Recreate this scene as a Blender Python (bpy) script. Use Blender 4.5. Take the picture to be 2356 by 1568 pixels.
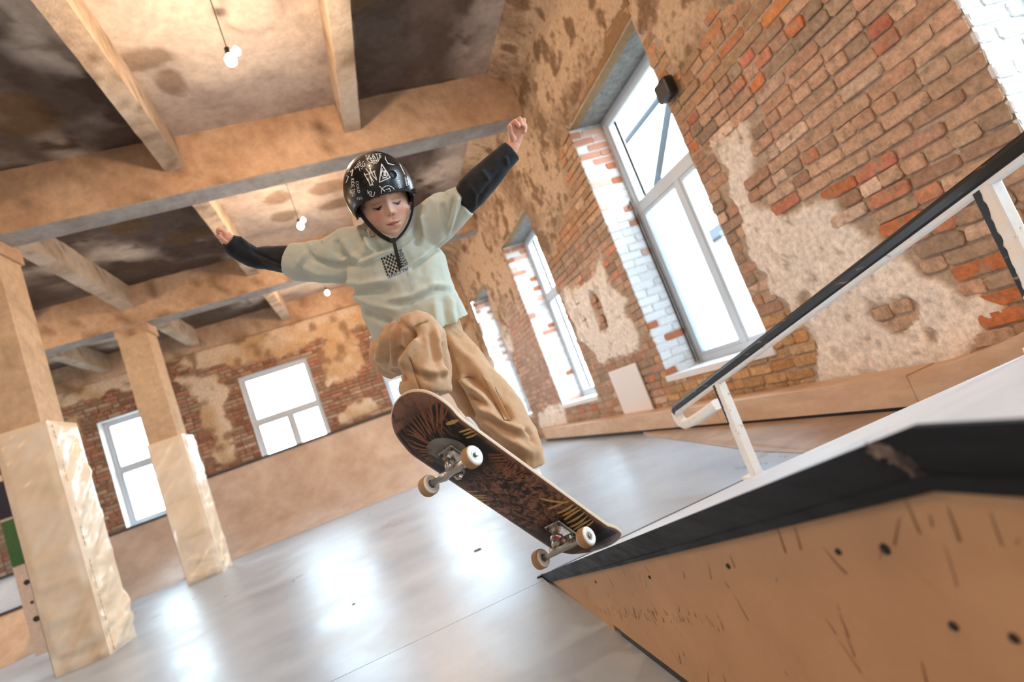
import bpy, bmesh, math, random
import numpy as np
from mathutils import Vector, Matrix
from mathutils.bvhtree import BVHTree
R_ = random.Random(7)
SC = bpy.context.scene
COL = SC.collection
for o in list(bpy.data.objects): bpy.data.objects.remove(o)

# ------------------------------------------------------------------ camera
YAW, PIT, ROL, FPX, CAMH = 0.27176779, 0.10822284, -0.36092126, 1286.3, 0.75
def _axes():
    f = np.array([math.sin(YAW)*math.cos(PIT), math.cos(YAW)*math.cos(PIT), math.sin(PIT)])
    r = np.array([math.cos(YAW), -math.sin(YAW), 0.0]); u = np.cross(r, f)
    return r*math.cos(ROL)+u*math.sin(ROL), -r*math.sin(ROL)+u*math.cos(ROL), f
CR, CU, CF = _axes()
CO = np.array([0, 0, CAMH])
def at(px, py, t):
    "world point seen at pixel px,py of the photograph, t metres in front of the lens"
    return CO + (CR*(px-1178)/FPX - CU*(py-784)/FPX + CF)*t
def seen(P):
    P = np.asarray(P, float)-CO; z = P@CF
    return 1178+FPX*(P@CR)/z, 784-FPX*(P@CU)/z
cam = bpy.data.cameras.new('camera'); camo = bpy.data.objects.new('camera', cam); COL.objects.link(camo)
cam.sensor_width = 36; cam.lens = 36*FPX/2356
cam.clip_start = 0.02; cam.clip_end = 200
camo.matrix_world = Matrix(((CR[0], CU[0], -CF[0], CO[0]), (CR[1], CU[1], -CF[1], CO[1]), (CR[2], CU[2], -CF[2], CO[2]), (0, 0, 0, 1)))
cam.dof.use_dof = True; cam.dof.focus_distance = 1.66; cam.dof.aperture_fstop = 2.2
SC.camera = camo
# ------------------------------------------------------------------ sky, exposure
wd = bpy.data.worlds.new('overcast'); SC.world = wd; wd.use_nodes = True
bg = wd.node_tree.nodes['Background']; bg.inputs[0].default_value = (0.70, 0.86, 1.0, 1); bg.inputs[1].default_value = 11.5
SC.view_settings.view_transform = 'Standard'; SC.view_settings.look = 'None'
SC.view_settings.gamma = 1; SC.view_settings.use_curve_mapping = False
SC.view_settings.exposure = 0.62
cy = SC.cycles
cy.use_denoising = True
cy.max_bounces = 6; cy.diffuse_bounces = 4; cy.glossy_bounces = 3; cy.transparent_max_bounces = 8; cy.transmission_bounces = 3
cy.sample_clamp_indirect = 5.0
cy.caustics_reflective = False; cy.caustics_refractive = False
def portal(loc, rot, sx, sy):
    l = bpy.data.lights.new('window_portal', 'AREA'); l.shape = 'RECTANGLE'; l.size = sx; l.size_y = sy
    l.cycles.is_portal = True
    o = bpy.data.objects.new('window_portal', l); o.location = loc; o.rotation_euler = rot; COL.objects.link(o)
# ------------------------------------------------------------------ helpers
def lin(c):
    if isinstance(c, str):
        c = [int(c[i:i+2], 16)/255 for i in (0, 2, 4)]
    return tuple(((x/12.92) if x <= .04045 else ((x+.055)/1.055)**2.4) for x in c)
def tagit(o, label=None, cat=None, group=None, kind=None):
    if label: o['label'] = label
    if cat: o['category'] = cat
    if group: o['group'] = group
    if kind: o['kind'] = kind
    return o
def empty(name, loc=(0, 0, 0), label=None, cat=None, group=None, kind=None, parent=None):
    o = bpy.data.objects.new(name, None); COL.objects.link(o); o.location = loc; o.empty_display_size = .1
    if parent: o.parent = parent
    return tagit(o, label, cat, group, kind)
def link(name, me, mat=None, parent=None, label=None, cat=None, group=None, kind=None, smooth=False):
    o = bpy.data.objects.new(name, me); COL.objects.link(o)
    if mat is not None and not me.materials: me.materials.append(mat)
    if smooth:
        me.polygons.foreach_set('use_smooth', [True]*len(me.polygons))
    if parent is not None:
        o.parent = parent
        # mesh data is in world space: undo the parent's transform
        m = Matrix.Identity(4); p = parent
        while p is not None:
            m = p.matrix_basis @ m if True else m; p = None
        W = world_of(parent)
        o.matrix_parent_inverse = W.inverted()
    return tagit(o, label, cat, group, kind)
def world_of(o):
    M = o.matrix_basis.copy()
    if o.type == 'EMPTY' or True:
        M = Matrix.LocRotScale(o.location, o.rotation_euler, o.scale)
    if o.parent is not None:
        M = world_of(o.parent) @ o.matrix_parent_inverse @ M
    return M
class MB:
    def __init__(s): s.v = []; s.f = []; s.c = []
    def add(s, vs, fs, col=None):
        n = len(s.v); s.v += [tuple(map(float, p)) for p in vs]; s.f += [tuple(n+i for i in f) for f in fs]
        if col is not None: s.c += [col]*len(vs)
        return s
    def box(s, x0, x1, y0, y1, z0, z1, col=None):
        return s.add([(x0,y0,z0),(x1,y0,z0),(x1,y1,z0),(x0,y1,z0),(x0,y0,z1),(x1,y0,z1),(x1,y1,z1),(x0,y1,z1)],
                     [(0,3,2,1),(4,5,6,7),(0,1,5,4),(1,2,6,5),(2,3,7,6),(3,0,4,7)], col)
    def rbox(s, x0, x1, y0, y1, z0, z1, b=.006, col=None):
        "box with chamfered edges"
        xs=(x0,x0+b,x1-b,x1); ys=(y0,y0+b,y1-b,y1); zs=(z0,z0+b,z1-b,z1)
        bm = bmesh.new(); bmesh.ops.create_cube(bm, size=1)
        for v in bm.verts: v.co = ((x0+x1)/2+v.co.x*(x1-x0), (y0+y1)/2+v.co.y*(y1-y0), (z0+z1)/2+v.co.z*(z1-z0))
        bmesh.ops.bevel(bm, geom=bm.edges[:], offset=b, segments=2, affect='EDGES', profile=.6)
        bm.verts.ensure_lookup_table()
        s.add([v.co for v in bm.verts], [[v.index for v in f.verts] for f in bm.faces], col); bm.free(); return s
    def prism(s, poly, axis, a0, a1, col=None):
        "poly of 2-D points extruded along axis 0/1/2"
        n = len(poly)
        def P(p, a): q = [p[0], p[1]]; q.insert(axis, a); return q
        vs = [P(p, a0) for p in poly]+[P(p, a1) for p in poly]
        fs = [tuple(range(n))[::-1], tuple(range(n, 2*n))]+[(i, (i+1) % n, n+(i+1) % n, n+i) for i in range(n)]
        return s.add(vs, fs, col)
    def tube(s, pts, rad, n=12, col=None, cap=True):
        pts = [Vector(p) for p in pts]; rings = []
        rads = rad if isinstance(rad, (list, tuple)) else [rad]*len(pts)
        t0 = (pts[1]-pts[0]).normalized(); up = Vector((0, 0, 1)) if abs(t0.z) < .9 else Vector((1, 0, 0))
        a = t0.cross(up).normalized()
        base = len(s.v); vs = []; fs = []
        for i, p in enumerate(pts):
            t = (pts[min(i+1, len(pts)-1)]-pts[max(i-1, 0)]).normalized()
            a = (a-t*a.dot(t)).normalized(); b = t.cross(a)
            for k in range(n):
                an = 2*math.pi*k/n; vs.append(p+(a*math.cos(an)+b*math.sin(an))*rads[i])
        for i in range(len(pts)-1):
            for k in range(n): fs.append((i*n+k, i*n+(k+1) % n, (i+1)*n+(k+1) % n, (i+1)*n+k))
        if cap: fs.append(tuple(range(n))[::-1]); fs.append(tuple((len(pts)-1)*n+k for k in range(n)))
        return s.add(vs, fs, col)
    def lathe(s, prof, M=None, n=32, col=None):
        "profile of (radius, z) turned about local z, placed by matrix M"
        vs = []; fs = []
        for r, z in prof:
            for k in range(n):
                an = 2*math.pi*k/n; v = Vector((r*math.cos(an), r*math.sin(an), z)); vs.append(M@v if M else v)
        m = len(prof)
        for i in range(m-1):
            for k in range(n): fs.append((i*n+k, i*n+(k+1) % n, (i+1)*n+(k+1) % n, (i+1)*n+k))
        if prof[0][0] > 1e-6: fs.append(tuple(range(n))[::-1])
        if prof[-1][0] > 1e-6: fs.append(tuple((m-1)*n+k for k in range(n)))
        return s.add(vs, fs, col)
    def xf(s, M):
        s.v = [tuple(M@Vector(p)) for p in s.v]; return s
    def mesh(s, name):
        me = bpy.data.meshes.new(name); me.from_pydata(s.v, [], s.f); me.validate(clean_customdata=False)
        if s.c and len(s.c) == len(me.vertices):
            a = me.color_attributes.new('col', 'FLOAT_COLOR', 'POINT')
            a.data.foreach_set('color', np.array([(*c, 1) for c in s.c], 'f').ravel())
        return me
    def obj(s, name, mat=None, parent=None, smooth=False, **k):
        me = s.mesh(name); return link(name, me, mat, parent, smooth=smooth, **k)
# value noise in numpy
_rng = np.random.RandomState(3); _T = _rng.rand(64, 64, 64)
def vnoise(P):
    P = np.asarray(P, float); i = np.floor(P).astype(int); f = P-i; f = f*f*(3-2*f); i &= 63; j = (i+1) & 63
    g = lambda a, b, c: _T[a, b, c]
    x0, y0, z0 = i.T; x1, y1, z1 = j.T; fx, fy, fz = f.T
    return (((g(x0,y0,z0)*(1-fx)+g(x1,y0,z0)*fx)*(1-fy)+(g(x0,y1,z0)*(1-fx)+g(x1,y1,z0)*fx)*fy)*(1-fz) +
            ((g(x0,y0,z1)*(1-fx)+g(x1,y0,z1)*fx)*(1-fy)+(g(x0,y1,z1)*(1-fx)+g(x1,y1,z1)*fx)*fy)*fz)
def fbm(P, s=1.0, o=4):
    P = np.asarray(P, float)*s; r = 0; a = .5; t = 0
    for k in range(o):
        r = r+a*vnoise(P+17.3*k); t += a; a *= .5; P = P*2.03
    return r/t
def sstep(a, b, x):
    t = np.clip((x-a)/(b-a), 0, 1); return t*t*(3-2*t)
def inpoly(P, poly):
    "signed distance, positive inside"
    P = np.asarray(P); x, y = P[:, 0], P[:, 1]; ins = np.zeros(len(P), bool); d = np.full(len(P), 1e9); n = len(poly)
    for k in range(n):
        x0, y0 = poly[k]; x1, y1 = poly[(k+1) % n]
        c = ((y0 > y) != (y1 > y)) & (x < (x1-x0)*(y-y0)/((y1-y0) if y1 != y0 else 1e-9)+x0); ins ^= c
        ex, ey = x1-x0, y1-y0; t = np.clip(((x-x0)*ex+(y-y0)*ey)/(ex*ex+ey*ey+1e-12), 0, 1)
        d = np.minimum(d, np.hypot(x-x0-t*ex, y-y0-t*ey))
    return np.where(ins, d, -d)
def lerp(a, b, t): return np.asarray(a)*(1-t)+np.asarray(b)*t
# ------------------------------------------------------------------ materials
def material(name, color=(.5, .5, .5), rough=.7, metal=0, var=.0, scale=8, bump=0, bscale=60, color2=None, src='const', spec=.5, emit=None, stretch=None, rvar=0, coord='Object', sheen=0, coat=0, ramp=(.40, .62)):
    m = bpy.data.materials.new(name); m.use_nodes = True; nt = m.node_tree; N = nt.nodes; L = nt.links
    b = N['Principled BSDF']; b.inputs['Roughness'].default_value = rough; b.inputs['Metallic'].default_value = metal
    b.inputs['Specular IOR Level'].default_value = spec
    if coat: b.inputs['Coat Weight'].default_value = coat; b.inputs['Coat Roughness'].default_value = .12
    if sheen: b.inputs['Sheen Weight'].default_value = sheen
    tc = N.new('ShaderNodeTexCoord'); mp = N.new('ShaderNodeMapping'); L.new(tc.outputs[coord] if coord != 'World' else N.new('ShaderNodeNewGeometry').outputs['Position'], mp.inputs[0])
    if stretch: mp.inputs['Scale'].default_value = stretch
    if src == 'attr':
        a = N.new('ShaderNodeAttribute'); a.attribute_name = 'col'; base = a.outputs['Color']
    elif src == 'object':
        a = N.new('ShaderNodeObjectInfo'); base = a.outputs['Color']
    else:
        a = N.new('ShaderNodeRGB'); a.outputs[0].default_value = (*color, 1); base = a.outputs[0]
    if var or color2 or rvar:
        n = N.new('ShaderNodeTexNoise'); n.inputs['Scale'].default_value = scale; n.inputs['Detail'].default_value = 6; n.inputs['Roughness'].default_value = .62
        L.new(mp.outputs[0], n.inputs['Vector'])
    if color2:
        r = N.new('ShaderNodeValToRGB'); r.color_ramp.elements[0].position = ramp[0]; r.color_ramp.elements[1].position = ramp[1]
        L.new(n.outputs[0], r.inputs[0]); mx = N.new('ShaderNodeMix'); mx.data_type = 'RGBA'
        L.new(r.outputs[0], mx.inputs['Factor']); L.new(base, mx.inputs['A']); mx.inputs['B'].default_value = (*color2, 1); base = mx.outputs['Result']
    if var:
        mr = N.new('ShaderNodeMapRange'); mr.inputs[1].default_value = .25; mr.inputs[2].default_value = .75
        mr.inputs[3].default_value = 1-var; mr.inputs[4].default_value = 1+var
        n2 = N.new('ShaderNodeTexNoise'); n2.inputs['Scale'].default_value = scale*2.3; n2.inputs['Detail'].default_value = 8; n2.inputs['Roughness'].default_value = .7
        L.new(mp.outputs[0], n2.inputs['Vector']); L.new(n2.outputs[0], mr.inputs[0])
        h = N.new('ShaderNodeVectorMath'); h.operation = 'SCALE'; L.new(base, h.inputs[0]); L.new(mr.outputs[0], h.inputs['Scale']); base = h.outputs[0]
    L.new(base, b.inputs['Base Color'])
    if rvar:
        mr2 = N.new('ShaderNodeMapRange'); mr2.inputs[1].default_value = .3; mr2.inputs[2].default_value = .7
        mr2.inputs[3].default_value = max(.02, rough-rvar); mr2.inputs[4].default_value = min(1, rough+rvar)
        L.new(n.outputs[0], mr2.inputs[0]); L.new(mr2.outputs[0], b.inputs['Roughness'])
    if bump:
        nb = N.new('ShaderNodeTexNoise'); nb.inputs['Scale'].default_value = bscale; nb.inputs['Detail'].default_value = 6; nb.inputs['Roughness'].default_value = .65
        L.new(mp.outputs[0], nb.inputs['Vector']); bp = N.new('ShaderNodeBump'); bp.inputs['Strength'].default_value = 1; bp.inputs['Distance'].default_value = bump
        L.new(nb.outputs[0], bp.inputs['Height']); L.new(bp.outputs[0], b.inputs['Normal'])
    if emit:
        b.inputs['Emission Color'].default_value = (*emit[0], 1); b.inputs['Emission Strength'].default_value = emit[1]
    return m
M = {}
M['floor'] = material('smooth_concrete', lin('a3b0bf'), .35, color2=lin('b0b8c0'), var=.14, scale=1.3, bump=.0006, bscale=26, rvar=.09)
M['wall'] = material('mortar_and_plaster', src='attr', rough=.93, var=.38, scale=12, bump=.011, bscale=30, spec=.2)
M['palebounce'] = material('pale_bounce_wall', lin('dcd8d2'), .9, var=.06, scale=4)  # pale colour put on the unseen walls to bounce neutral fill light
M['brick'] = material('old_brick', src='object', rough=.9, var=.42, scale=13, bump=.007, bscale=42, spec=.15, color2=lin('a48d78'), coord='World', ramp=(.52, .66))
M['brick_f'] = material('old_brick_joined', src='attr', rough=.9, var=.36, scale=13, bump=.006, bscale=42, spec=.15, color2=lin('a48d78'), coord='World', ramp=(.54, .68))
M['paintbrick'] = material('painted_brick', src='object', rough=.8, var=.10, scale=16, bump=.005, bscale=50, spec=.2, coord='World')
M['concrete'] = material('painted_concrete', src='attr', rough=.85, var=.24, scale=5, bump=.009, bscale=18, spec=.25)
M['soffit'] = material('grey_concrete', lin('86807a'), .9, color2=lin('6c655f'), var=.25, scale=14, bump=.004, bscale=60)
M['lintel'] = material('brown_lintel', lin('8f6f4b'), .9, var=.25, scale=8, bump=.003, bscale=40)
M['pvc'] = material('white_frame', lin('c2c9d0'), .4, var=.03, scale=4)
M['whitepaint'] = material('white_paint', lin('e6e4e2'), .6, var=.05, scale=12, bump=.002, bscale=40)
M['ply'] = material('plywood_pale', lin('dab998'), .5, color2=lin('cda684'), var=.10, scale=3, stretch=(3, 1, 3), bump=.0005, bscale=50)
M['brownply'] = material('brown_sheet', lin('cdb49e'), .42, color2=lin('bda08a'), var=.12, scale=2.4, rvar=.08)
M['greyply'] = material('grey_ramp_sheet', lin('cdd6e0'), .38, color2=lin('d8dce2'), var=.08, scale=4, rvar=.07)
M['darkedge'] = material('dark_edge', lin('3a3330'), .6)
M['rampside'] = material('ramp_side_plywood', lin('d6a577'), .55, color2=lin('cc9b70'), var=.08, scale=2.2, bump=.0004, bscale=80)
M['steel'] = material('black_angle_steel', lin("151618"), .5, metal=0, spec=.22, var=.3, scale=9, stretch=(4, .6, 4), rvar=.14, bump=.0006, bscale=60)
M['vinyl'] = material('cream_vinyl', lin('efdcc4'), .34, color2=lin('e8d0b0'), var=.05, scale=2, coat=.15)
M['black'] = material('black_plastic', lin('17181a'), .45)
M['outside'] = material('outside_render', lin('c9b8ae'), .9, var=.1)
M['darksteel'] = material('outside_steel', lin('3c4147'), .7)
M['ground'] = material('outside_ground', lin('8d8f8c'), .9, var=.1)
def glass_mat():
    m = bpy.data.materials.new('window_glass'); m.use_nodes = True; nt = m.node_tree; N = nt.nodes; L = nt.links
    for n in list(N): N.remove(n)
    out = N.new('ShaderNodeOutputMaterial'); t = N.new('ShaderNodeBsdfTransparent'); g = N.new('ShaderNodeBsdfGlossy'); g.inputs['Roughness'].default_value = .02
    t.inputs[0].default_value = (.93, .96, .96, 1)
    fr = N.new('ShaderNodeFresnel'); fr.inputs[0].default_value = 1.45; mx = N.new('ShaderNodeMixShader'); ge = N.new('ShaderNodeNewGeometry'); iv = N.new('ShaderNodeMath'); iv.operation = 'SUBTRACT'; iv.inputs[0].default_value = 1; L.new(ge.outputs['Backfacing'], iv.inputs[1]); ml = N.new('ShaderNodeMath'); ml.operation = 'MULTIPLY'; L.new(fr.outputs[0], ml.inputs[0]); L.new(iv.outputs[0], ml.inputs[1])
    L.new(ml.outputs[0], mx.inputs[0]); L.new(t.outputs[0], mx.inputs[1]); L.new(g.outputs[0], mx.inputs[2]); L.new(mx.outputs[0], out.inputs[0])
    return m
M['glass'] = glass_mat()
def screen_mat():
    m = bpy.data.materials.new('insect_mesh'); m.use_nodes = True; nt = m.node_tree; N = nt.nodes; L = nt.links
    for n in list(N): N.remove(n)
    out = N.new('ShaderNodeOutputMaterial'); t = N.new('ShaderNodeBsdfTransparent'); d = N.new('ShaderNodeBsdfTranslucent'); d.inputs[0].default_value = (.6, .63, .66, 1)
    mx = N.new('ShaderNodeMixShader'); mx.inputs[0].default_value = .98
    L.new(t.outputs[0], mx.inputs[1]); L.new(d.outputs[0], mx.inputs[2]); L.new(mx.outputs[0], out.inputs[0]); return m
M['screen'] = screen_mat()
# ================================================================== THE ROOM
WX = 2.70            # inner face of the right wall
FY = 12.30           # inner face of the far wall
CZ = 4.45            # ceiling slab
LX, BY = -8.6, -4.2  # left and back walls
WIN_R = [(-3.40, -1.88), (-0.01, 1.53), (3.38, 4.90), (6.78, 8.28), (10.16, 11.66)]
WZ0, WZ1 = .49, 3.14
WIN_F = [(-8.45, -7.1), (-4.9, -3.55), (-2.30, -.92), (.44, 1.80)]
FZ0, FZ1 = 1.15, 3.24
PL = {
'big':[(2.99,1.52),(2.94,1.41),(2.83,1.26),(2.71,1.22),(2.63,1.25),(2.48,1.22),(2.47,1.12),(2.39,.97),(2.29,.89),(2.2,.77),(2.15,.63),(2.04,.53),(2.02,.46),(1.91,.42),(1.88,.37),(1.9,.32),(2.04,.25),(2.32,.1),(2.97,.1),(3.12,.19),(3.01,.34),(3.0,.46),(3.03,.56),(3.05,.74),(3.15,.86),(3.18,1.05),(3.21,1.15),(3.12,1.29),(3.15,1.42),(3.15,1.57),(3.1,1.69),(3.22,1.92),(3.11,1.95),(2.96,1.87),(2.82,1.92),(2.76,1.86),(2.81,1.74),(2.92,1.59)],
'top':[(3.41,3.57),(2.2,3.3),(2.2,2.95),(2.38,2.59),(2.45,2.48),(2.68,2.56),(2.85,2.5),(3.09,2.53),(3.18,2.67),(3.18,2.83),(3.3,2.98),(3.34,3.28)],
'top2':[(-4.2,3.5),(2.2,3.2),(3.3,3.3),(5.1,3.14),(12.3,3.14),(12.3,4.6),(-4.2,4.6)],
'pier':[(5.0,3.23),(5.18,3.1),(5.28,2.97),(5.42,2.63),(5.65,2.61),(5.98,2.5),(6.36,2.37),(6.66,2.34),(6.75,2.46),(6.79,3.02),(6.87,3.3)],
'low':[(5.2,1.95),(5.24,1.77),(5.33,1.53),(5.04,1.34),(5.21,1.24),(5.14,1.0),(5.22,.81),(6.29,.87),(6.43,1.04),(6.64,1.2),(6.64,1.38),(6.7,1.86),(6.61,1.99),(6.13,1.78),(5.56,1.78)],
'w3':[(8.28,3.3),(8.4,2.6),(8.6,2.0),(8.9,2.5),(9.2,2.42),(9.8,1.7),(10.16,1.7),(10.2,3.3)],
'far':[(11.66,.4),(12.4,.4),(12.4,3.4),(11.66,3.4)],
'patch':[(9.81,.43),(9.01,.56),(8.21,.53),(8.35,.18),(9.52,.13),(9.93,.18)]}
HOLE = [[(2.51,.57),(2.36,.54),(2.24,.48),(2.3,.43),(2.38,.37),(2.44,.37),(2.44,.43),(2.52,.48)], [(2.24,.4),(2.21,.35),(2.24,.32),(2.26,.34)],
        [(2.98,.76),(2.9,.74),(2.96,.62),(3.06,.64)], [(2.76,1.62),(2.86,1.60),(2.84,1.52),(2.74,1.55)]]
NICHE = [(5.93,1.20),(5.70,1.20),(5.69,1.52),(5.73,1.62),(5.80,1.66),(5.88,1.62),(5.93,1.52)]
def plaster_sd(yz):
    yz = np.asarray(yz); d = np.full(len(yz), -9.0)
    P3 = np.c_[yz, np.zeros(len(yz))]
    for p in PL.values(): d = np.maximum(d, inpoly(yz, p))
    for p in HOLE: d = np.minimum(d, -inpoly(yz, p))
    d = np.minimum(d, -inpoly(yz, NICHE)-.0)
    return d+(fbm(P3, 7, 4)-.5)*.16+(fbm(P3+9, 30, 2)-.5)*.03
FP = {
'a':[(-3.34,3.6),(-2.67,3.47),(-2.54,3.08),(-2.7,2.61),(-2.65,2.44),(-2.76,2.18),(-2.79,1.71),(-3.11,1.65),(-3.15,1.85),(-2.99,2.19),(-3.14,2.4),(-3.18,2.86),(-3.18,3.35)],
'b':[(-.48,3.56),(.16,3.51),(.24,2.7),(-.24,2.42),(-.69,2.54),(-.72,3.03)],
'c':[(-.51,2.04),(.01,2.01),(.15,1.72),(-.71,1.6),(-.7,1.79)],
'd':[(-3.47,4.6),(2.9,4.6),(2.9,3.5),(.69,3.7),(.45,3.45),(-.61,3.52),(-.88,3.35),(-2.18,3.5),(-2.51,3.54),(-3.32,3.93)],
'e':[(2.25,1),(2.9,1),(2.9,4.5),(2.35,4.5)], 'f':[(-5.9,3.4),(-5.2,3.5),(-5.3,2.2),(-5.8,1.6)], 'g':[(-8,4.6),(-8,3.9),(-4,3.7),(-3.4,4.6)]}
def plaster_far(xz):
    xz = np.asarray(xz); d = np.full(len(xz), -9.0); P3 = np.c_[xz, np.ones(len(xz))*4]
    for p in FP.values(): d = np.maximum(d, inpoly(xz, p))
    return d+(fbm(P3, 4, 4)-.5)*.32
MORT = np.array(lin('b8a28e')); PCREAM = np.array(lin('f0e3d4')); POCH = np.array(lin('c9ac8e')); PDK = np.array(lin('7a5e46'))
def sheet(name, u, v, holes, to3, hfun, cfun, mat, parent=None, **k):
    "a dense sheet over the u,v grid lines with rectangular holes; hfun gives depth, cfun gives colour"
    U, V = np.meshgrid(u, v, indexing='ij'); uv = np.c_[U.ravel(), V.ravel()]; nu, nv = len(u), len(v)
    h = hfun(uv); P = to3(uv, h); c = cfun(uv)
    uc = (u[:-1]+u[1:])/2; vc = (v[:-1]+v[1:])/2; keep = np.ones((nu-1, nv-1), bool)
    for (a0, a1, b0, b1) in holes: keep &= ~(((uc > a0) & (uc < a1))[:, None] & ((vc > b0) & (vc < b1))[None, :])
    I, J = np.nonzero(keep); a = I*nv+J
    F = np.c_[a, a+1, a+nv+1, a+nv]
    me = bpy.data.meshes.new(name); me.vertices.add(len(P)); me.vertices.foreach_set('co', P.astype('f').ravel())
    me.loops.add(F.size); me.loops.foreach_set('vertex_index', F.astype('i').ravel())
    me.polygons.add(len(F)); me.polygons.foreach_set('loop_start', np.arange(0, F.size, 4, dtype='i'))
    me.polygons.foreach_set('use_smooth', np.ones(len(F), bool)); me.update(calc_edges=True)
    ca = me.color_attributes.new('col', 'FLOAT_COLOR', 'POINT'); ca.data.foreach_set('color', np.c_[c, np.ones(len(c))].astype('f').ravel())
    return link(name, me, mat, parent, **k)
def grid_lines(lo, hi, fine, marks, coarse=None, zone=None):
    pts = [lo]; x = lo
    while x < hi-1e-6:
        st = fine if (zone is None or zone[0] <= x <= zone[1]) else coarse
        x += st; pts.append(min(x, hi))
    pts = np.array(pts)
    for m in marks:
        i = np.argmin(abs(pts-m)); pts[i] = m
    return np.unique(pts)
# ---- right wall sheet
def wall_col(yz, d, seed=0):
    P3 = np.c_[yz, np.full(len(yz), seed)]
    n = fbm(P3, 1.3, 5); n2 = fbm(P3+5, 6, 4); k = sstep(-.01, .02, d)[:, None]
    cream = (sstep(2.4, 1.6, yz[:, 1]))[:, None]
    pl = lerp(POCH, PCREAM, np.clip(cream, 0, 1))
    pl = lerp(pl, pl*1.18, sstep(.5, .65, n2)[:, None])
    n3 = fbm(P3+11, 22, 3); dk = (sstep(.42, .66, n+(n3-.5)*.25)*sstep(1.6, 2.8, yz[:, 1])*.68+sstep(.56, .68, n2)*.6*sstep(1.4, 2.6, yz[:, 1])+sstep(.60, .72, n2)*.35+sstep(.69, .76, n3)*.5)[:, None]
    pl = lerp(pl, PDK, np.clip(dk, 0, .9))
    mo = lerp(MORT*.8, MORT*1.2, n2[:, None])
    return lerp(mo, pl, k)
ys = grid_lines(BY, FY, .022, [w for p in WIN_R for w in p], .05, (1.0, 7.2))
zs = grid_lines(0, CZ, .022, [WZ0, WZ1], .022, (0, 5))
def rw_h(yz):
    d = plaster_sd(yz); P3 = np.c_[yz, np.zeros(len(yz))]
    k = sstep(-.008, .012, d)
    cove = sstep(CZ-.32, CZ, yz[:, 1])**2*.25
    nic = sstep(0, .02, inpoly(yz, NICHE))*.09
    x = WX+.006-k*(.016+.008*fbm(P3, 9, 3))+(fbm(P3+3, 2, 3)-.5)*.02+(fbm(P3, 25, 2)-.5)*.006-cove+nic
    return x
wall_right = sheet('wall_right', ys, zs, [(a, b, WZ0, WZ1) for a, b in WIN_R], lambda uv, h: np.c_[h, uv[:, 0], uv[:, 1]], rw_h,
                   lambda uv: wall_col(uv, plaster_sd(uv)), M['wall'], kind='structure', label='right wall of bare brick with torn plaster patches')
# window jambs, thick wall beyond
jm = MB()
for (a, b) in WIN_R:
    for y in (a, b):
        s_ = 1 if y == a else -1
        jm.add([(WX+.005, y, WZ0), (WX+.55, y, WZ0), (WX+.55, y, WZ1), (WX+.005, y, WZ1)], [(0, 1, 2, 3)])
    jm.add([(WX+.005, a, WZ0), (WX+.55, a, WZ0), (WX+.55, b, WZ0), (WX+.005, b, WZ0)], [(0, 1, 2, 3)])
jm.c = [tuple(lin('cfcac6'))]*len(jm.v)
jm.obj('reveal', M['wall'], wall_right, label='white painted mortar of the window reveals')
# lintels: grey concrete soffit with a brown chamfered front
for (a, b) in WIN_R:
    MB().box(WX+.10, WX+.55, a-.02, b+.02, WZ1, WZ1+.3).obj('lintel', M['soffit'], wall_right, label='grey concrete lintel over the window')
    MB().prism([(WX-.012, WZ1+.20), (WX-.002, WZ1+.02), (WX+.10, WZ1-.001), (WX+.11, WZ1+.2)], 1, a-.05, b+.03).obj('lintel', M['lintel'], wall_right, label='brown front edge of the lintel')
# outer skin so that the wall has its thickness
oc = MB(); edges = [BY-.5]+[w for p in WIN_R for w in p]+[FY+.5]
for i in range(0, len(edges), 2): oc.box(WX+.52, WX+.56, edges[i], edges[i+1], -1, CZ+.4)
for (a, b) in WIN_R: oc.box(WX+.52, WX+.56, a, b, -1, WZ0).box(WX+.52, WX+.56, a, b, WZ1, CZ+.4)
oc.obj('outer_skin', M['outside'], wall_right)
# ---- bricks
BCOL = [lin(c) for c in ('b9937a', 'bf9c82', 'b08a70', 'bf8468', 'c27a52', 'b87860', 'c8a890', 'a58c76', 'ab8670', 'd0b49c', 'b5957c', '9c8470')]
BW = [10, 9, 9, 5, 4, 4, 5, 9, 9, 3, 10, 7]
def brick_mesh(L, H, seed):
    "front of a brick: eight-cornered worn outline, chamfer ring, skirt. local x = out of wall (negative = proud), y length, z height"
    r = random.Random(seed); a, b = L/2, H/2; c = min(.013, b*.5)
    out = [(-a+c, -b), (a-c, -b), (a, -b+c), (a, b-c), (a-c, b), (-a+c, b), (-a, b-c), (-a, -b+c)]
    out = [(y+r.uniform(-.006, .006), z+r.uniform(-.004, .004)) for y, z in out]
    vs = [(.02, y, z) for y, z in out]+[(.004, y*.985, z*.97) for y, z in out]+[(0+r.uniform(-.002, .002), y-math.copysign(.008, y), z-math.copysign(.006, z)) for y, z in out]
    fs = []
    for k in range(2):
        for i in range(8): fs.append((k*8+i, k*8+(i+1) % 8, k*8+8+(i+1) % 8, k*8+8+i))
    fs.append(tuple(16+i for i in range(8)))
    fs = [f[::-1] for f in fs]
    return vs, fs
def mesh_of(vs, fs, name, mat):
    me = bpy.data.meshes.new(name); me.from_pydata(vs, [], fs); me.materials.append(mat); return me
STR = [brick_mesh(.236, .070, i) for i in range(6)]; HDR = [brick_mesh(.116, .070, 50+i) for i in range(4)]
STRM = [mesh_of(*b, 'brick', M['brick']) for b in STR]; HDRM = [mesh_of(*b, 'brick', M['brick']) for b in HDR]
def runs(lo, hi, z, wins, z0, z1):
    segs = []; cur = lo
    for a, b in sorted(wins):
        if z0 < z < z1:
            segs.append((cur, a)); cur = b
    segs.append((cur, hi)); return [s for s in segs if s[1]-s[0] > .1]
cand = []
course = .0795
r = random.Random(11)
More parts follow.
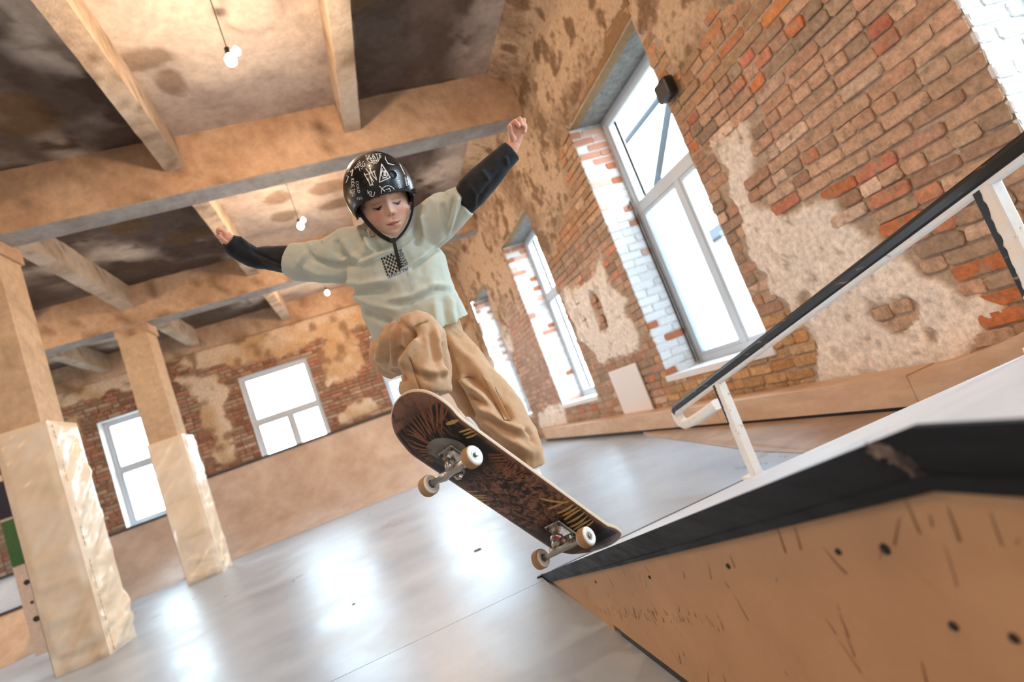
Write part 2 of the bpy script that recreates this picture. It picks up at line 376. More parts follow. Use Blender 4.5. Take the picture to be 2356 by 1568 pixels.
for k in range(int(CZ/course)):
    z = .035+k*course
    for (s0, s1) in runs(.9, FY, z, WIN_R, WZ0-.04, WZ1+.05):
        u = s0+.003+(0 if k % 2 else -.0); header_course = (k % 4 == 2)
        first = True
        while u < s1-.05:
            hd = header_course or (first and k % 2 == 0) or r.random() < .18
            L = .115 if hd else .236
            if u+L > s1-.002: L = s1-u-.004; 
            if L < .05: break
            cand.append((u+L/2, z+r.uniform(-.004, .004), L, hd or L < .15)); u += L+.009; first = False
cand = np.array([(a, b, c, d) for a, b, c, d in cand])
sd = plaster_sd(cand[:, :2]); far_in = inpoly(cand[:, :2], [(-9, 0), (11.6, 0), (11.6, 5), (-9, 5)])
cand = cand[(sd < .012) & (far_in > 0)]
vis = []
for q in cand:
    px, py = seen((WX, q[0], q[1])); t = float((np.array([WX, q[0], q[1]])-CO)@CF)
    inview = t > .3 and -40 < px < 2400 and -40 < py < 1600
    hid = False
    vis.append((q[2]*.07/(t*t))*(1 if inview else 0))
order = np.argsort(-np.array(vis)); big = set(order[:300].tolist())
def bcol(y, z, rr):
    c = np.array(rr.choices(BCOL, BW)[0]); n = fbm(np.array([[y, z, 7.]]), 1.1, 3)[0]
    if n > .56: c = lerp(c, BCOL[7], .55)          # soot and mortar smear
    if abs(z-.35) < .35 and 3.0 < y < 5: c = lerp(c, lin('c79a62'), .6)
    if z > 2.2: c = lerp(c, lin('b3854f'), .35)
    if 8.2 < y < 10.2: c = lerp(c, lin('b89a8a'), .6)
    return tuple(np.clip(c*rr.uniform(.9, 1.3), 0, 1))
jb = MB()
for i, q in enumerate(cand):
    y, z, L, hd = q; rr = random.Random(i*7+1); c = bcol(y, z, rr)
    lib, me = (HDR, HDRM) if hd else (STR, STRM); j = rr.randrange(len(lib)); L0 = .112 if hd else .232
    x = WX-.002-rr.uniform(0, .009)+(fbm(np.array([[y, z, 3.]]), 2, 3)[0]-.5)*.02
    if i in big:
        o = bpy.data.objects.new('brick', me[j]); COL.objects.link(o); o.parent = wall_right; o.location = (x, y, z)
        o.scale = (1, L/L0, 1); o.rotation_euler = (rr.uniform(-.02, .02), rr.uniform(-.05, .05), rr.uniform(-.03, .03)); o.color = (*c, 1)
    else:
        vs, fs = lib[j]; jb.add([(x+v[0], y+v[1]*L/L0, z+v[2]) for v in vs], fs, c)
jb.obj('brick_field', M['brick_f'], wall_right, kind='stuff', label='smaller bricks of the same wall further off')
# white painted bricks of the window reveals (far jamb of each window faces the camera)
pj = MB(); cnt = 0
pme = {False: [mesh_of(*b, 'painted_brick', M['paintbrick']) for b in STR], True: [mesh_of(*b, 'painted_brick', M['paintbrick']) for b in HDR]}
for wi, (a, b) in enumerate(WIN_R):
    for y, dr in ((b, 1), (a, -1)):
        if dr == -1 and wi != 99:
            continue
        for k in range(int((WZ1-WZ0)/course)+1):
            z = WZ0+.035+k*course
            if z > WZ1-.02: break
            u = WX+.004
            for part in ((.232, .112) if k % 2 else (.112, .232))+((.06,) if wi < 3 else ()):
                L = part; rr = random.Random(k*31+wi*7+int(u*100))
                t_ = (z-WZ0)/(WZ1-WZ0)
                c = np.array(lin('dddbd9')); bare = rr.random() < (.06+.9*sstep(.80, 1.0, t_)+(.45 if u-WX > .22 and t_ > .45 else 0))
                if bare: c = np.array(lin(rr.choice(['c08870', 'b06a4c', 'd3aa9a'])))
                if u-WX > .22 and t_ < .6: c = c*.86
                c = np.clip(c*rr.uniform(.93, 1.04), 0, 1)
                lib, me = (HDR, HDRM) if L < .15 else (STR, STRM); L0 = .112 if L < .15 else .232; j = rr.randrange(4)
                if wi in (1, 2, 3) :
                    o = bpy.data.objects.new('painted_brick', pme[lib is HDR][j]); COL.objects.link(o); o.parent = wall_right
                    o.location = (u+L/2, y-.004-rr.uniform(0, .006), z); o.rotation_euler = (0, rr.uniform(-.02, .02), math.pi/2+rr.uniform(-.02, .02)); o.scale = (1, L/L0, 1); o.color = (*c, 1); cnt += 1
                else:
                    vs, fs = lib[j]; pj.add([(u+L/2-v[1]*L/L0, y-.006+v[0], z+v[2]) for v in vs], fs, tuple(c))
                u += L+.011
if pj.v: pj.obj('painted_brick_field', M['brick_f'], wall_right, kind='stuff')
# niche: arched pocket with its own small bricks
nb = MB()
for k in range(6): nb.rbox(WX+.05, WX+.09, 5.71, 5.915, 1.215+k*.075, 1.28+k*.075, .006, tuple(np.array(lin('b48a66'))*random.Random(k).uniform(.8, 1.1)))
nb.obj('niche_brick', M['brick_f'], wall_right, label='bricks at the back of the small arched niche')
# sills
for (a, b) in WIN_R:
    MB().rbox(WX-.022, WX+.36, a-.03, b+.02, WZ0-.055, WZ0+.004, .008).obj('sill', M['whitepaint'], wall_right)
# ---- far wall
xs = grid_lines(LX, WX+.02, .05, [w for p in WIN_F for w in p]); zf = grid_lines(0, CZ, .05, [FZ0, FZ1])
def fw_h(xz):
    d = plaster_far(xz); return FY+.012-sstep(-.02, .03, d)*.025+(fbm(np.c_[xz, np.zeros(len(xz))], 3, 3)-.5)*.02
def fw_c(xz):
    d = plaster_far(xz); P3 = np.c_[xz, np.full(len(xz), 8.)]; n = fbm(P3, 1.2, 4); n2 = fbm(P3, 5, 4)
    pl = lerp(lin('c4a27c'), lin('dcc6ad'), sstep(.42, .6, n)[:, None]); pl = lerp(pl, lin('8a6a4c'), (sstep(.55, .7, n2)*.8)[:, None])
    return lerp(lin('94745a'), pl, sstep(-.02, .03, d)[:, None])
wall_far = sheet('wall_back', xs, zf, [(a, b, FZ0, FZ1) for a, b in WIN_F], lambda uv, h: np.c_[uv[:, 0], h, uv[:, 1]], fw_h, fw_c, M['wall'], kind='structure', label='far brick wall with patches of pale plaster')
fb = MB(); rf = random.Random(5); FC = [lin(c) for c in ('a97a64', '9a6c58', 'b08870', 'a58c78', 'b07a64', '92745f', 'b49a86')]
for k in range(int(CZ/course)):
    z = .035+k*course
    if z < 1.0: continue
    for (s0, s1) in runs(LX, WX, z, WIN_F, FZ0-.03, FZ1+.03):
        u = s0+(.0 if k % 2 else -.0)
        while u < s1-.06:
            L = min(.112 if (k % 4 == 2 or rf.random() < .2) else .232, s1-u-.004)
            if L > .05:
                fb.c_ = 0; cand_ = (u+L/2, z, L); fb.v and None
                vs_ok = plaster_far(np.array([[cand_[0], z]]))[0] < .02
                if vs_ok:
                    c = tuple(np.clip(np.array(rf.choice(FC))*rf.uniform(.75, 1.15), 0, 1)); y0 = FY-.012*rf.random()-.003
                    fb.add([(u, FY+.02, z-.033), (u+L, FY+.02, z-.033), (u+L, FY+.02, z+.033), (u, FY+.02, z+.033), (u+.005, y0, z-.028), (u+L-.005, y0, z-.028), (u+L-.005, y0, z+.028), (u+.005, y0, z+.028)],
                           [(4, 5, 6, 7), (0, 1, 5, 4), (1, 2, 6, 5), (2, 3, 7, 6), (3, 0, 4, 7)], c)
            u += max(L, .05)+.0125
fb.obj('brick_field', M['brick_f'], wall_far, kind='stuff', label='red and brown bricks of the far wall')
fj = MB()
for (a, b) in WIN_F:
    for x in (a, b): fj.add([(x, FY, FZ0), (x, FY+.5, FZ0), (x, FY+.5, FZ1), (x, FY, FZ1)], [(0, 1, 2, 3)])
    for z in (FZ0, FZ1): fj.add([(a, FY, z), (b, FY, z), (b, FY+.5, z), (a, FY+.5, z)], [(0, 1, 2, 3)])
fj.obj('reveal', M['whitepaint'], wall_far)
# ---- left and back walls (they close the hall; left opening added to let in light)
for nm, ax in (('wall_left', 0), ('wall_front', 1)):
    m = MB()
    if ax == 0:
        wl = [(7.6, 9.1)]; e = [BY]+[q for p in wl for q in p]+[FY+.5]
        for i in range(0, len(e), 2): m.box(LX-.5, LX, e[i], e[i+1], 0, CZ)
        for a, b in wl: m.box(LX-.5, LX, a, b, 0, .7).box(LX-.5, LX, a, b, 3.1, CZ)
    else:
        wb = []; e = [LX]+[q for p in wb for q in p]+[WX+.5]
        for i in range(0, len(e), 2): m.box(e[i], e[i+1], BY-.4, BY, 0, CZ)
        for a, b in wb: m.box(a, b, BY-.4, BY, 0, .7).box(a, b, BY-.4, BY, 3.1, CZ)
    m.obj(nm, M['palebounce'], kind='structure')
# ---- ceiling slab with stains
SP = [(-.82, 4.6, .26, .15), (-.7, 4.9, .12, .2), (-.26, 7.5, .2, .2), (-.3, 8.1, .22, .2), (.44, 7.54, .3, .25), (.5, 8.1, .35, .2), (.35, 5.9, .18, .1), (1.0, 4.0, .3, .5), (-1.9, 5.0, .3, .3),
      (-2.0, 7.3, .25, .16), (-1.7, 6.6, .3, .14), (-1.6, 6.95, .2, .12), (-1.55, 8.0, .35, .2), (-.9, 3.2, .15, .4), (-2.6, 4.2, .4, .5)]
def ceil_c(xy):
    P3 = np.c_[xy, np.full(len(xy), 2.)]; n = fbm(P3, .9, 5); n2 = fbm(P3+4, 4, 4)
    c = lerp(lin('d3c4b4'), lin('bdafa4'), sstep(.4, .6, n)[:, None])
    bayR = sstep(.85, .95, xy[:, 0])*sstep(2.4, 1.7, xy[:, 0]-0); bayL = sstep(-1.1, -1.2, xy[:, 0])
    dk = sstep(.42, .64, n+.12*bayR+.05*bayL)*.85*np.clip(bayR+bayL+.12, 0, 1)+sstep(.52, .66, n2)*.55*np.clip(bayR+bayL+.3, 0, 1)
    c = lerp(c, lin('402e22'), np.clip(dk, 0, .9)[:, None])
    w = (n2-.5)*.9
    for (x, y, a, b) in SP:
        q = np.hypot((xy[:, 0]-x)/a, (xy[:, 1]-y)/b)+w; c = lerp(c, lin('6d5030'), (sstep(1.05, .75, q)*.62)[:, None])
    ring = np.hypot(xy[:, 0]-.12, xy[:, 1]-4.25); q = np.exp(-((ring-.24+w*.02)/.03)**2)*.35; c = lerp(c, lin('6a5a50'), q[:, None])
    q = sstep(.07, .03, np.hypot(xy[:, 0]+.12, xy[:, 1]-4.22)); c = lerp(c, lin('4a3a2c'), (q*.8)[:, None])
    return c
cx = grid_lines(LX, WX+.3, .045, [], .25, (-3.2, 3.1)); cyl = grid_lines(BY, FY+.1, .045, [], .12, (2.4, 9.5))
sheet('ceiling', cx, cyl, [], lambda uv, h: np.c_[uv[:, 0], uv[:, 1], h], lambda uv: CZ+(fbm(np.c_[uv, np.zeros(len(uv))], 5, 4)-.5)*.03, ceil_c, M['concrete'], kind='structure', label='stained concrete ceiling slab')
MB().box(LX-.5, WX+.56, BY-.4, FY+.5, CZ+.06, CZ+.35).obj('roof_slab', M['soffit'], kind='structure')
def rough_box(name, x0, x1, y0, y1, z0, z1, cfun, step=.09, amp=.008, parent=None, **k):
    "concrete member with uneven faces (sides and bottom), subdivided and worn"
    m = MB(); nx, ny, nz = [max(1, int(round(d/step))) for d in (x1-x0, y1-y0, z1-z0)]
    bm = bmesh.new(); bmesh.ops.create_cube(bm, size=1)
    for v in bm.verts: v.co = ((x0+x1)/2+v.co.x*(x1-x0), (y0+y1)/2+v.co.y*(y1-y0), (z0+z1)/2+v.co.z*(z1-z0))
    for ax, n in ((0, nx), (1, ny), (2, nz)):
        lo = (x0, y0, z0)[ax]; hi = (x1, y1, z1)[ax]
        for i in range(1, n):
            no = [0, 0, 0]; no[ax] = 1; co = [x0, y0, z0]; co[ax] = lo+(hi-lo)*i/n
            bmesh.ops.bisect_plane(bm, geom=bm.verts[:]+bm.edges[:]+bm.faces[:], plane_co=co, plane_no=no)
    bm.verts.ensure_lookup_table(); P = np.array([v.co for v in bm.verts]); Q = np.array([v.normal for v in bm.verts])
    d = (fbm(P, 6, 3)-.5)*2*amp; P = P+Q*d[:, None]
    m.v = [tuple(p) for p in P]; m.f = [tuple(v.index for v in f.verts) for f in bm.faces]; m.c = [tuple(c) for c in cfun(P)]; bm.free()
    return m.obj(name, M['concrete'], parent, smooth=False, **k)
def girder_c(P):
    n = fbm(P, 2, 4); n2 = fbm(P+3, 8, 3); c = lerp(lin('cfae90'), lin('bb987a'), sstep(.4, .65, n)[:, None]); c = lerp(c, lin('7c5f44'), (sstep(.62, .74, n2)*.7)[:, None])
    q = sstep(.13, .06, np.hypot((P[:, 0]-.42), (P[:, 2]-4.2))+.0)*.7*(abs(P[:, 1]-5.7) < .05); c = lerp(c, lin('3f2a1c'), q[:, None])
    return c
def grey_c(P):
    n = fbm(P, 3, 4); return lerp(lin('aaa6a2'), lin('928c88'), sstep(.35, .65, n)[:, None])
def beam_c(P):
    n = fbm(P, 3, 4); n2 = fbm(P+3, 10, 3); c = lerp(lin('cab7a2'), lin('b09b85'), sstep(.35, .65, n)[:, None]); return lerp(c, lin('6e563f'), (sstep(.6, .72, n2)*.6)[:, None])
for i, y in enumerate((-1.15, 2.28, 5.70, 9.12)):
    g_ = rough_box('girder', LX, WX+.02, y, y+.28, 3.85, CZ+.03, girder_c, .12, kind='structure', label='concrete cross girder under the ceiling')
    rough_box('grey_underside', LX, WX, y+.004, y+.276, 3.838, 3.86, grey_c, .14, .003, parent=g_, label='grey painted underside of the girder')
rough_box('girder', LX, WX, FY-.14, FY+.05, 4.0, CZ+.03, girder_c, .14, kind='structure', label='shallow concrete girder along the far wall')
for x in (-6.3, -4.53, -2.92, -1.12, .66):
    for y0, y1 in ((-.87, 2.28), (2.56, 5.70), (5.98, 9.12), (9.40, FY-.14)):
        if y0 < 0: continue
        rough_box('ceiling_beam', x, x+.175, y0, y1, 4.10, CZ+.03, beam_c, .10, kind='structure', label='concrete secondary beam between two girders')
# ---- floor: cast panels with a fine joint
fl = empty('floor', (0, 0, 0), kind='structure', label='grey smooth concrete floor')
for x0, x1 in ((LX, -3.1), (-3.1, WX+.3)):
    for y0, y1 in ((BY, -.8), (-.8, 2.49), (2.49, FY+.1)):
        MB().box(x0+.002, x1-.002, y0+.0025, y1-.0025, -.05, 0).obj('floor_panel', M['floor'], fl)
MB().box(LX-.5, WX+.56, BY-.4, FY+.5, -.12, -.03).obj('floor_base', M['darkedge'], fl)
MB().box(-60, 60, -60, 80, -1.1, -1.0).obj('outside_ground', M['ground'], kind='structure', label='pale ground outside the windows')
# ---- windows
def window(name, wall, a, b, z0, z1, off, tz, mull, screen=False, label=None):
    "wall 'r': along y at x=WX+off; wall 'f': along x at y=FY+off"
    w = empty(name, (WX+off, (a+b)/2, z0) if wall == 'r' else ((a+b)/2, FY+off, z0), kind='structure', label=label)
    def bx(u0, u1, v0, v1, d0, d1, b_=.005):
        if wall == 'r': return MB().rbox(WX+off+d0, WX+off+d1, u0, u1, v0, v1, b_)
        return MB().rbox(u0, u1, FY+off+d0, FY+off+d1, v0, v1, b_)
    f = .065
    for q in ((a, a+f, z0, z1), (b-f, b, z0, z1), (a+f, b-f, z0, z0+f), (a+f, b-f, z1-f, z1)): bx(*q, 0, .07).obj('frame', M['pvc'], w)
    bx(a+f, b-f, tz-.04, tz+.04, .002, .068).obj('transom', M['pvc'], w)
    bx(mull-.035, mull+.035, z0+f, tz-.04, .002, .068).obj('mullion', M['pvc'], w)
    rects = [(a+f, b-f, tz+.04, z1-f), (a+f, mull-.035, z0+f, tz-.04), (mull+.035, b-f, z0+f, tz-.04)]
    for (u0, u1, v0, v1) in rects:
        s = .035
        sm = MB()
        for q in ((u0, u0+s, v0, v1), (u1-s, u1, v0, v1), (u0+s, u1-s, v0, v0+s), (u0+s, u1-s, v1-s, v1)):
            if wall == 'r': sm.rbox(WX+off+.012, WX+off+.055, q[0], q[1], q[2], q[3], .004)
            else: sm.rbox(q[0], q[1], FY+off+.012, FY+off+.055, q[2], q[3], .004)
        sm.obj('sash', M['pvc'], w)
        bx(u0+s-.004, u1-s+.004, v0+s-.004, v1-s+.004, .03, .036, .001).obj('pane', M['glass'], w)
    if screen:
        u0, u1, v0, v1 = rects[2]
        bx(u0+.03, u1-.03, v0+.03, v1-.03, .075, .0765, .0003).obj('insect_screen', M['screen'], w, label='pale insect mesh behind the lower pane')
    return w
lab = ['tall white window behind the camera side', 'tall white window at the right edge', 'tall white window above the handrail end', 'tall narrow-looking white window behind the raised arm side', 'furthest tall window of the right wall']
for i, (a, b) in enumerate(WIN_R):
    window('window_%d' % (i+1), 'r', a, b, WZ0+.004, WZ1, .37, 2.13, (a+b)/2+(.02 if i != 2 else 0.0), screen=(i == 2), label=lab[i])
    portal((WX+.60, (a+b)/2, (WZ0+WZ1)/2), (0, -math.pi/2, 0) if False else (0, math.pi/2, 0), WZ1-WZ0+.1, b-a+.1)
labf = ['far wall window hidden beyond the first column', 'far wall window beside the second padded column', 'far wall window in the middle, a transom and two lower panes', 'far wall window partly hidden by the skater\'s knee']
for i, (a, b) in enumerate(WIN_F):
    window('window_%d' % (i+6), 'f', a, b, FZ0, FZ1, .22 if i != 2 else .08, 2.25, (a+b)/2+.03, label=labf[i])
    portal(((a+b)/2, FY+.55, (FZ0+FZ1)/2), (-math.pi/2, 0, 0), b-a+.1, FZ1-FZ0+.1)
for a, b in ((7.6, 9.1),): portal((LX-.55, (a+b)/2, 1.9), (0, -math.pi/2, 0), 2.5, 1.6)

# cable and foam gap beside window_3
MB().tube([(WX+.33, 4.875, .52), (WX+.335, 4.885, 1.3), (WX+.33, 4.88, 2.1), (WX+.32, 4.86, 2.25), (WX+.28, 4.87, 2.18)], .007, 8).obj('cable', M['black'], kind='thing', label='dark cable running down the reveal of the big window', cat='cable')
MB().tube([(WX+.345, 4.85, .52), (WX+.35, 4.86, 1.3), (WX+.345, 4.86, 2.1)], .005, 8).obj('cable', M['darksteel'], kind='thing', label='thin grey cable beside the dark one in the reveal of the big window', cat='cable')
# outside: neighbouring block, steel brace
ob = empty('neighbour_building', (12, 8, -1), label='pale building outside the right hand windows', cat='building', kind='thing')
MB().box(11, 18, 7, 26, -1, 3.2).obj('wall', M['outside'], ob)
MB().prism([(6.6, 3.2), (26.4, 3.2), (26.4, 3.5), (6.6, 3.5)], 0, 10.6, 18).obj('roof', M['darksteel'], ob)
fs_ = empty('steel_stair_frame', (5.2, 6.5, -1), label='grey steel braces seen through the top of the big window', cat='steel frame', kind='thing')
for p, q in (((5.2, 8.2, 5.8), (5.2, 6.0, 4.3)), ((5.2, 6.0, 4.3), (5.2, 7.6, 3.1)), ((5.2, 8.2, -1), (5.2, 8.2, 6)), ((5.2, 6.3, 3.15), (5.2, 9.2, 3.15)), ((5.9, 6.2, 4.6), (5.9, 9.5, 4.6))):
    MB().tube([p, q], .06, 6).obj('brace', M['darksteel'], fs_)
rb = empty('far_house', (-1, 30, -1), label='pale pinkish roof seen low through the middle far window', cat='building', kind='thing')
MB().box(-9, 6, 28, 34, -1, 1.6).obj('wall', M['outside'], rb); MB().prism([(27.6, 1.6), (34.4, 1.6), (31, 3.3)], 0, -9.3, 6.3).obj('roof', M['outside'], rb)
# ================================================================== COLUMNS WITH PADDING
def pad_face(u0, u1, v1, seed, amp=.012):
    "wrinkled vinyl face in local u (width) and v (height); returns verts, faces, n"
    nu, nv = 22, 110; U, V = np.meshgrid(np.linspace(u0, u1, nu), np.linspace(0.0, v1, nv), indexing='ij')
    P = np.c_[U.ravel(), V.ravel(), np.full(U.size, seed)]
    wr = fbm(P*np.array([1.2, 5.5, 1]), 1.6, 4)-.5
    diag = fbm(np.c_[P[:, 0]*1.0+P[:, 1]*.9, P[:, 1]*5-P[:, 0]*5, P[:, 2]], 1.5, 3)-.5
    low = 1+1.4*sstep(.9, .1, P[:, 1])
    edge = sstep(u0, u0+.06, P[:, 0])*sstep(u1, u1-.06, P[:, 0])*sstep(0, .05, P[:, 1])*sstep(v1, v1-.05, P[:, 1])
    d = amp*4.6*(wr*.7+diag*.9)*low*edge+.016*edge
    d += -.010*np.exp(-((P[:, 0]-(u0+u1)/2-.03)/.012)**2)*edge*0
    F = [(i*nv+j, (i+1)*nv+j, (i+1)*nv+j+1, i*nv+j+1) for i in range(nu-1) for j in range(nv-1)]
    return P[:, 0], P[:, 1], d, F
def padded_column(x0, x1, y0, y1, h, label, near):
    c = empty('padded_column', ((x0+x1)/2, (y0+y1)/2, 0), label=label, cat='column', group=None, kind='thing')
    rough_box('shaft', x0, x1, y0, y1, 0, 3.87, lambda P: lerp(girder_c(P), lin('d6bd9c'), .5), .12, .004, parent=c)
    rough_box('haunch', x0-.02, x1+.03, y0-.01, y1+.02, 3.70, 3.86, girder_c, .1, .01, parent=c)
    p = .065; pl = .0
    sides = [('front', x0-pl, x1+p, lambda u, v, d: np.c_[u, np.full(len(u), y0-p)-d, v], False),
             ('right', y0-p, y1+p, lambda u, v, d: np.c_[np.full(len(u), x1+p)+d, u, v], False),
             ('left', y0-p, y1+p, lambda u, v, d: np.c_[np.full(len(u), x0-pl-.004)-d*.3, u, v], True),
             ('back', x0-pl, x1+p, lambda u, v, d: np.c_[u, np.full(len(u), y1+p)+d, v], True)]
    for i, (nm, u0, u1, fn, flip) in enumerate(sides):
        u, v, d, F = pad_face(u0, u1, h, 3+i*5+near*11)
        m = MB(); m.v = [tuple(q) for q in fn(u, v, d)]; m.f = [f[::-1] for f in F] if flip else F
        m.obj('padding', M['vinyl'], c, smooth=True)
    m = MB().box(x0-pl, x1+p, y0-p, y0, h-.012, h).box(x0-pl, x1+p, y1, y1+p, h-.012, h).box(x1, x1+p, y0, y1, h-.012, h)
    m.obj('padding_top', M['vinyl'], c)
    # seam strip where the wrap is closed
    m = MB(); n = 40
    for i in range(n):
        z = .02+(h-.05)*i/n; xx = x1+p+.014
        m.box(xx, xx+.003, y0-p+.05, y0-p+.058, z, z+(h-.05)/n*.8)
    m.obj('seam', material('seam_thread', lin('c4b291'), .7), c)
    return c
pc1 = padded_column(-3.015, -2.68, 5.72, 6.10, 2.06, 'cream padded column nearest the camera at the left edge', 0)
pc2 = padded_column(-3.10, -2.70, 9.14, 9.52, 2.06, 'slimmer-looking cream padded column further back, left of centre', 1)
# something colourful standing just behind the first column
bn = empty('sticker_board', (-3.5, 7.4, 0), label='narrow board with dark blue and green panels behind the near padded column', cat='board', kind='thing')
bx0 = float(at(4, 1250, 1)[0])
def strip(z0, z1, w0, w1, col, nm):
    MB().rbox(w0, w1, 7.40 if nm == 'board' else 7.382, 7.43 if nm == 'board' else 7.397, z0, z1, .004).obj(nm, material(nm+'_m', lin(col), .5, var=.15, scale=12), bn)
strip(.05, 2.02, -4.07, -3.84, 'e6cdbb', 'board')
strip(1.55, 1.95, -4.085, -3.90, '26243a', 'navy_panel'); strip(1.02, 1.52, -4.06, -3.88, '3f6a3a', 'green_panel')
for z, w in ((.82, .028), (.60, .016), (.42, .03)): MB().lathe([(w, 0), (w, .006), (w*.6, .008), (0, .008)], Matrix.Translation((-3.975, 7.398, z))@Matrix.Rotation(math.pi/2, 4, 'X'), 12).obj('dark_knob', M['darkedge'], bn)
# ================================================================== QUARTER PIPE ALONG THE FAR WALL
def quarter(name, x0, x1, ytop, ybot, h, label, mat):
    q = empty(name, ((x0+x1)/2, ybot, 0), label=label, cat='ramp', kind='thing')
    n = 18; prof = []
    # circular transition: flat at the floor, steep at the top
    run = ybot; 
    Rr = ((ytop-ybot)**2+h*h)/(2*h)
    a1 = math.asin(min(1, (ytop-ybot)/Rr))
    for i in range(n+1):
        a = a1*i/n; prof.append((ybot+Rr*math.sin(a), Rr*(1-math.cos(a))))
    k = int((x1-x0)/1.22)+1; w = (x1-x0)/k
    for j in range(k):
        m = MB(); vs = []; fs = []
        for (y, z) in prof: vs += [(x0+j*w+.002, y, z+.004), (x0+(j+1)*w-.002, y, z+.004)]
        for i in range(n): fs.append((2*i, 2*i+1, 2*i+3, 2*i+2))
        m.add(vs, fs); m.obj('sheet', mat, q, smooth=True)
    m = MB(); pr = prof+[(ytop+.02, prof[-1][1]), (ytop+.02, 0)]
    m.prism([(y, max(0, z-.004)) for y, z in pr], 0, x0, x1); m.obj('body', M['brownply'], q)
    MB().rbox(x0, x1, ytop-.03, ytop+.07, prof[-1][1]-.01, prof[-1][1]+.035, .006).obj('coping', M['darkedge'], q)
    return q
quarter('quarter_pipe', -3.62, 2.55, 12.14, 10.55, 1.52, 'long brown quarter pipe along the far wall', M['brownply'])
quarter('quarter_pipe', -6.4, -3.66, 12.14, 10.45, 1.12, 'lower brown quarter pipe between the two columns', M['brownply'])
# grey box ramp at far left
t = empty('box_ramp', (-7.2, 9.2, 0), label='pale grey box with brown front low at the left edge', cat='ramp', kind='thing')
MB().rbox(-8.4, -4.75, 9.0, 10.3, 0, 1.0, .01).obj('body', M['greyply'], t)
MB().rbox(-8.4, -4.74, 8.97, 9.0, .55, .58, .003).obj('edge', M['darkedge'], t); MB().rbox(-8.4, -4.74, 8.96, 9.0, .985, 1.015, .003).obj('edge', M['darkedge'], t)
m = MB(); m.prism([(8.25, .002), (8.5, .10), (8.75, .28), (8.995, .55), (8.995, .0)], 0, -8.4, -4.75); m.obj('apron', M['ply'], t)
# ================================================================== LOW LEDGE ALONG THE RIGHT WALL
lg = empty('wall_ledge', (2.6, 6, 0), label='low plywood ledge box running along the foot of the right wall', cat='ledge', kind='thing')
LXX = 2.47
for y0, y1 in ((3.98, 6.2), (6.2, 9.05), (2.27, 3.98)):
    MB().rbox(LXX, LXX+.018, y0+.002, y1-.002, .045, .206, .003).obj('front_board', M['ply'], lg)
    MB().rbox(LXX+.0185, WX-.03, y0+.002, y1-.002, .188, .206, .003).obj('top_board', M['ply'], lg)
MB().rbox(LXX+.03, WX-.03, 2.27, 9.05, 0, .184, .002).obj('body', M['darkedge'], lg)
m = MB(); m.prism([(LXX, 9.05), (WX, 9.05), (WX, 9.75)], 2, .0, .20); m.obj('angled_end', M['ply'], lg)
# banked end that rises towards the camera
bk = empty('wall_bank', (2.6, 1.6, 0), label='smooth plywood bank rising along the wall behind the handrail', cat='ramp', kind='thing')
n = 14; vs = []; fs = []; pr = [(2.268-i*.16, .20+.0135*i**1.62) for i in range(n)]
for y, z in pr: vs += [(LXX-.02, y, z-.16 if z < .4 else z-.2), (WX+.01, y, z)]
m = MB(); 
for i in range(n-1):
    y0, z0 = pr[i]; y1, z1 = pr[i+1]
    m.add([(LXX, y0, 0), (WX, y0, 0), (WX, y0, z0), (LXX, y0, z0), (LXX, y1, 0), (WX, y1, 0), (WX, y1, z1), (LXX, y1, z1)], [(0, 4, 7, 3), (3, 7, 6, 2), (0, 3, 2, 1), (4, 5, 6, 7)])
m.obj('bank_skin', M['ply'], bk)
M['wedge'] = material('brown_worn_sheet', lin('ae937d'), .5, color2=lin('9d8370'), var=.12, scale=3)
# brown low wedge between the floor and the ledge
wg = MB(); pts = [(LXX+.001, 2.0), (LXX+.001, 5.4), (2.40, 5.2), (2.18, 4.0), (1.98, 3.0), (1.90, 2.0)]
wg.v = [(x, y, .004 if x < 2.44 else .028) for x, y in pts]+[(x, y, 0.0005) for x, y in pts]
k = len(pts); wg.f = [tuple(range(k))]+[(i, k+i, k+(i+1) % k, (i+1) % k) for i in range(k)]
wg.obj('floor_wedge', M['wedge'], kind='thing', label='thin brown ramp sheet on the floor in front of the wall ledge', cat='ramp')
# ================================================================== FOREGROUND BANK RAMP
RX0, RX1, RY0, RYK, RZ = .463, 1.66, 2.555, .44, .594
SL = RZ/(RY0-RYK)
rp = empty('bank_ramp', (1.06, 1.2, 0), label='big wooden bank ramp in the foreground with black steel edge', cat='ramp', kind='thing')
RYE = -1.6
def ramp_z(y): return min(RZ, (RY0-y)*SL)
side = [(RY0-.03, 0), (RY0-.03, .004), (RYK, RZ-.006), (RYE, RZ-.006), (RYE, 0), (.55, 0), (.55, .0)]
m = MB(); m.prism([(RY0-.03, 0), (RYK, RZ-.012), (RYE, RZ-.012), (RYE, 0.0), (1.68, 0.0), (1.68, .02), (1.74, .02), (1.74, 0)], 0, RX0+.004, RX0+.022); m.obj('side_panel', M['rampside'], rp)
m = MB(); m.prism([(RY0-.03, 0), (RYK, RZ-.012), (RYE, RZ-.012), (RYE, 0)], 0, RX1-.02, RX1-.003); m.obj('side_panel', M['rampside'], rp)
m = MB(); m.prism([(1.69, 0), (1.69, .018), (RYE, .03), (RYE, 0)], 0, RX0+.0035, RX0+.0045); m.obj('floor_gap', M['black'], rp)
for y0, y1 in ((RY0, 1.50), (1.497, RYK)):
    m = MB(); m.prism([(y0, (RY0-y0)*SL), (y1, (RY0-y1)*SL), (y1, (RY0-y1)*SL-.012), (y0, max(-.002, (RY0-y0)*SL-.012))], 0, RX0+.003, RX1); m.obj('ramp_sheet', M['greyply'], rp)
MB().box(RX0+.003, RX1, RYE, RYK, RZ-.012, RZ).obj('deck_sheet', M['greyply'], rp)
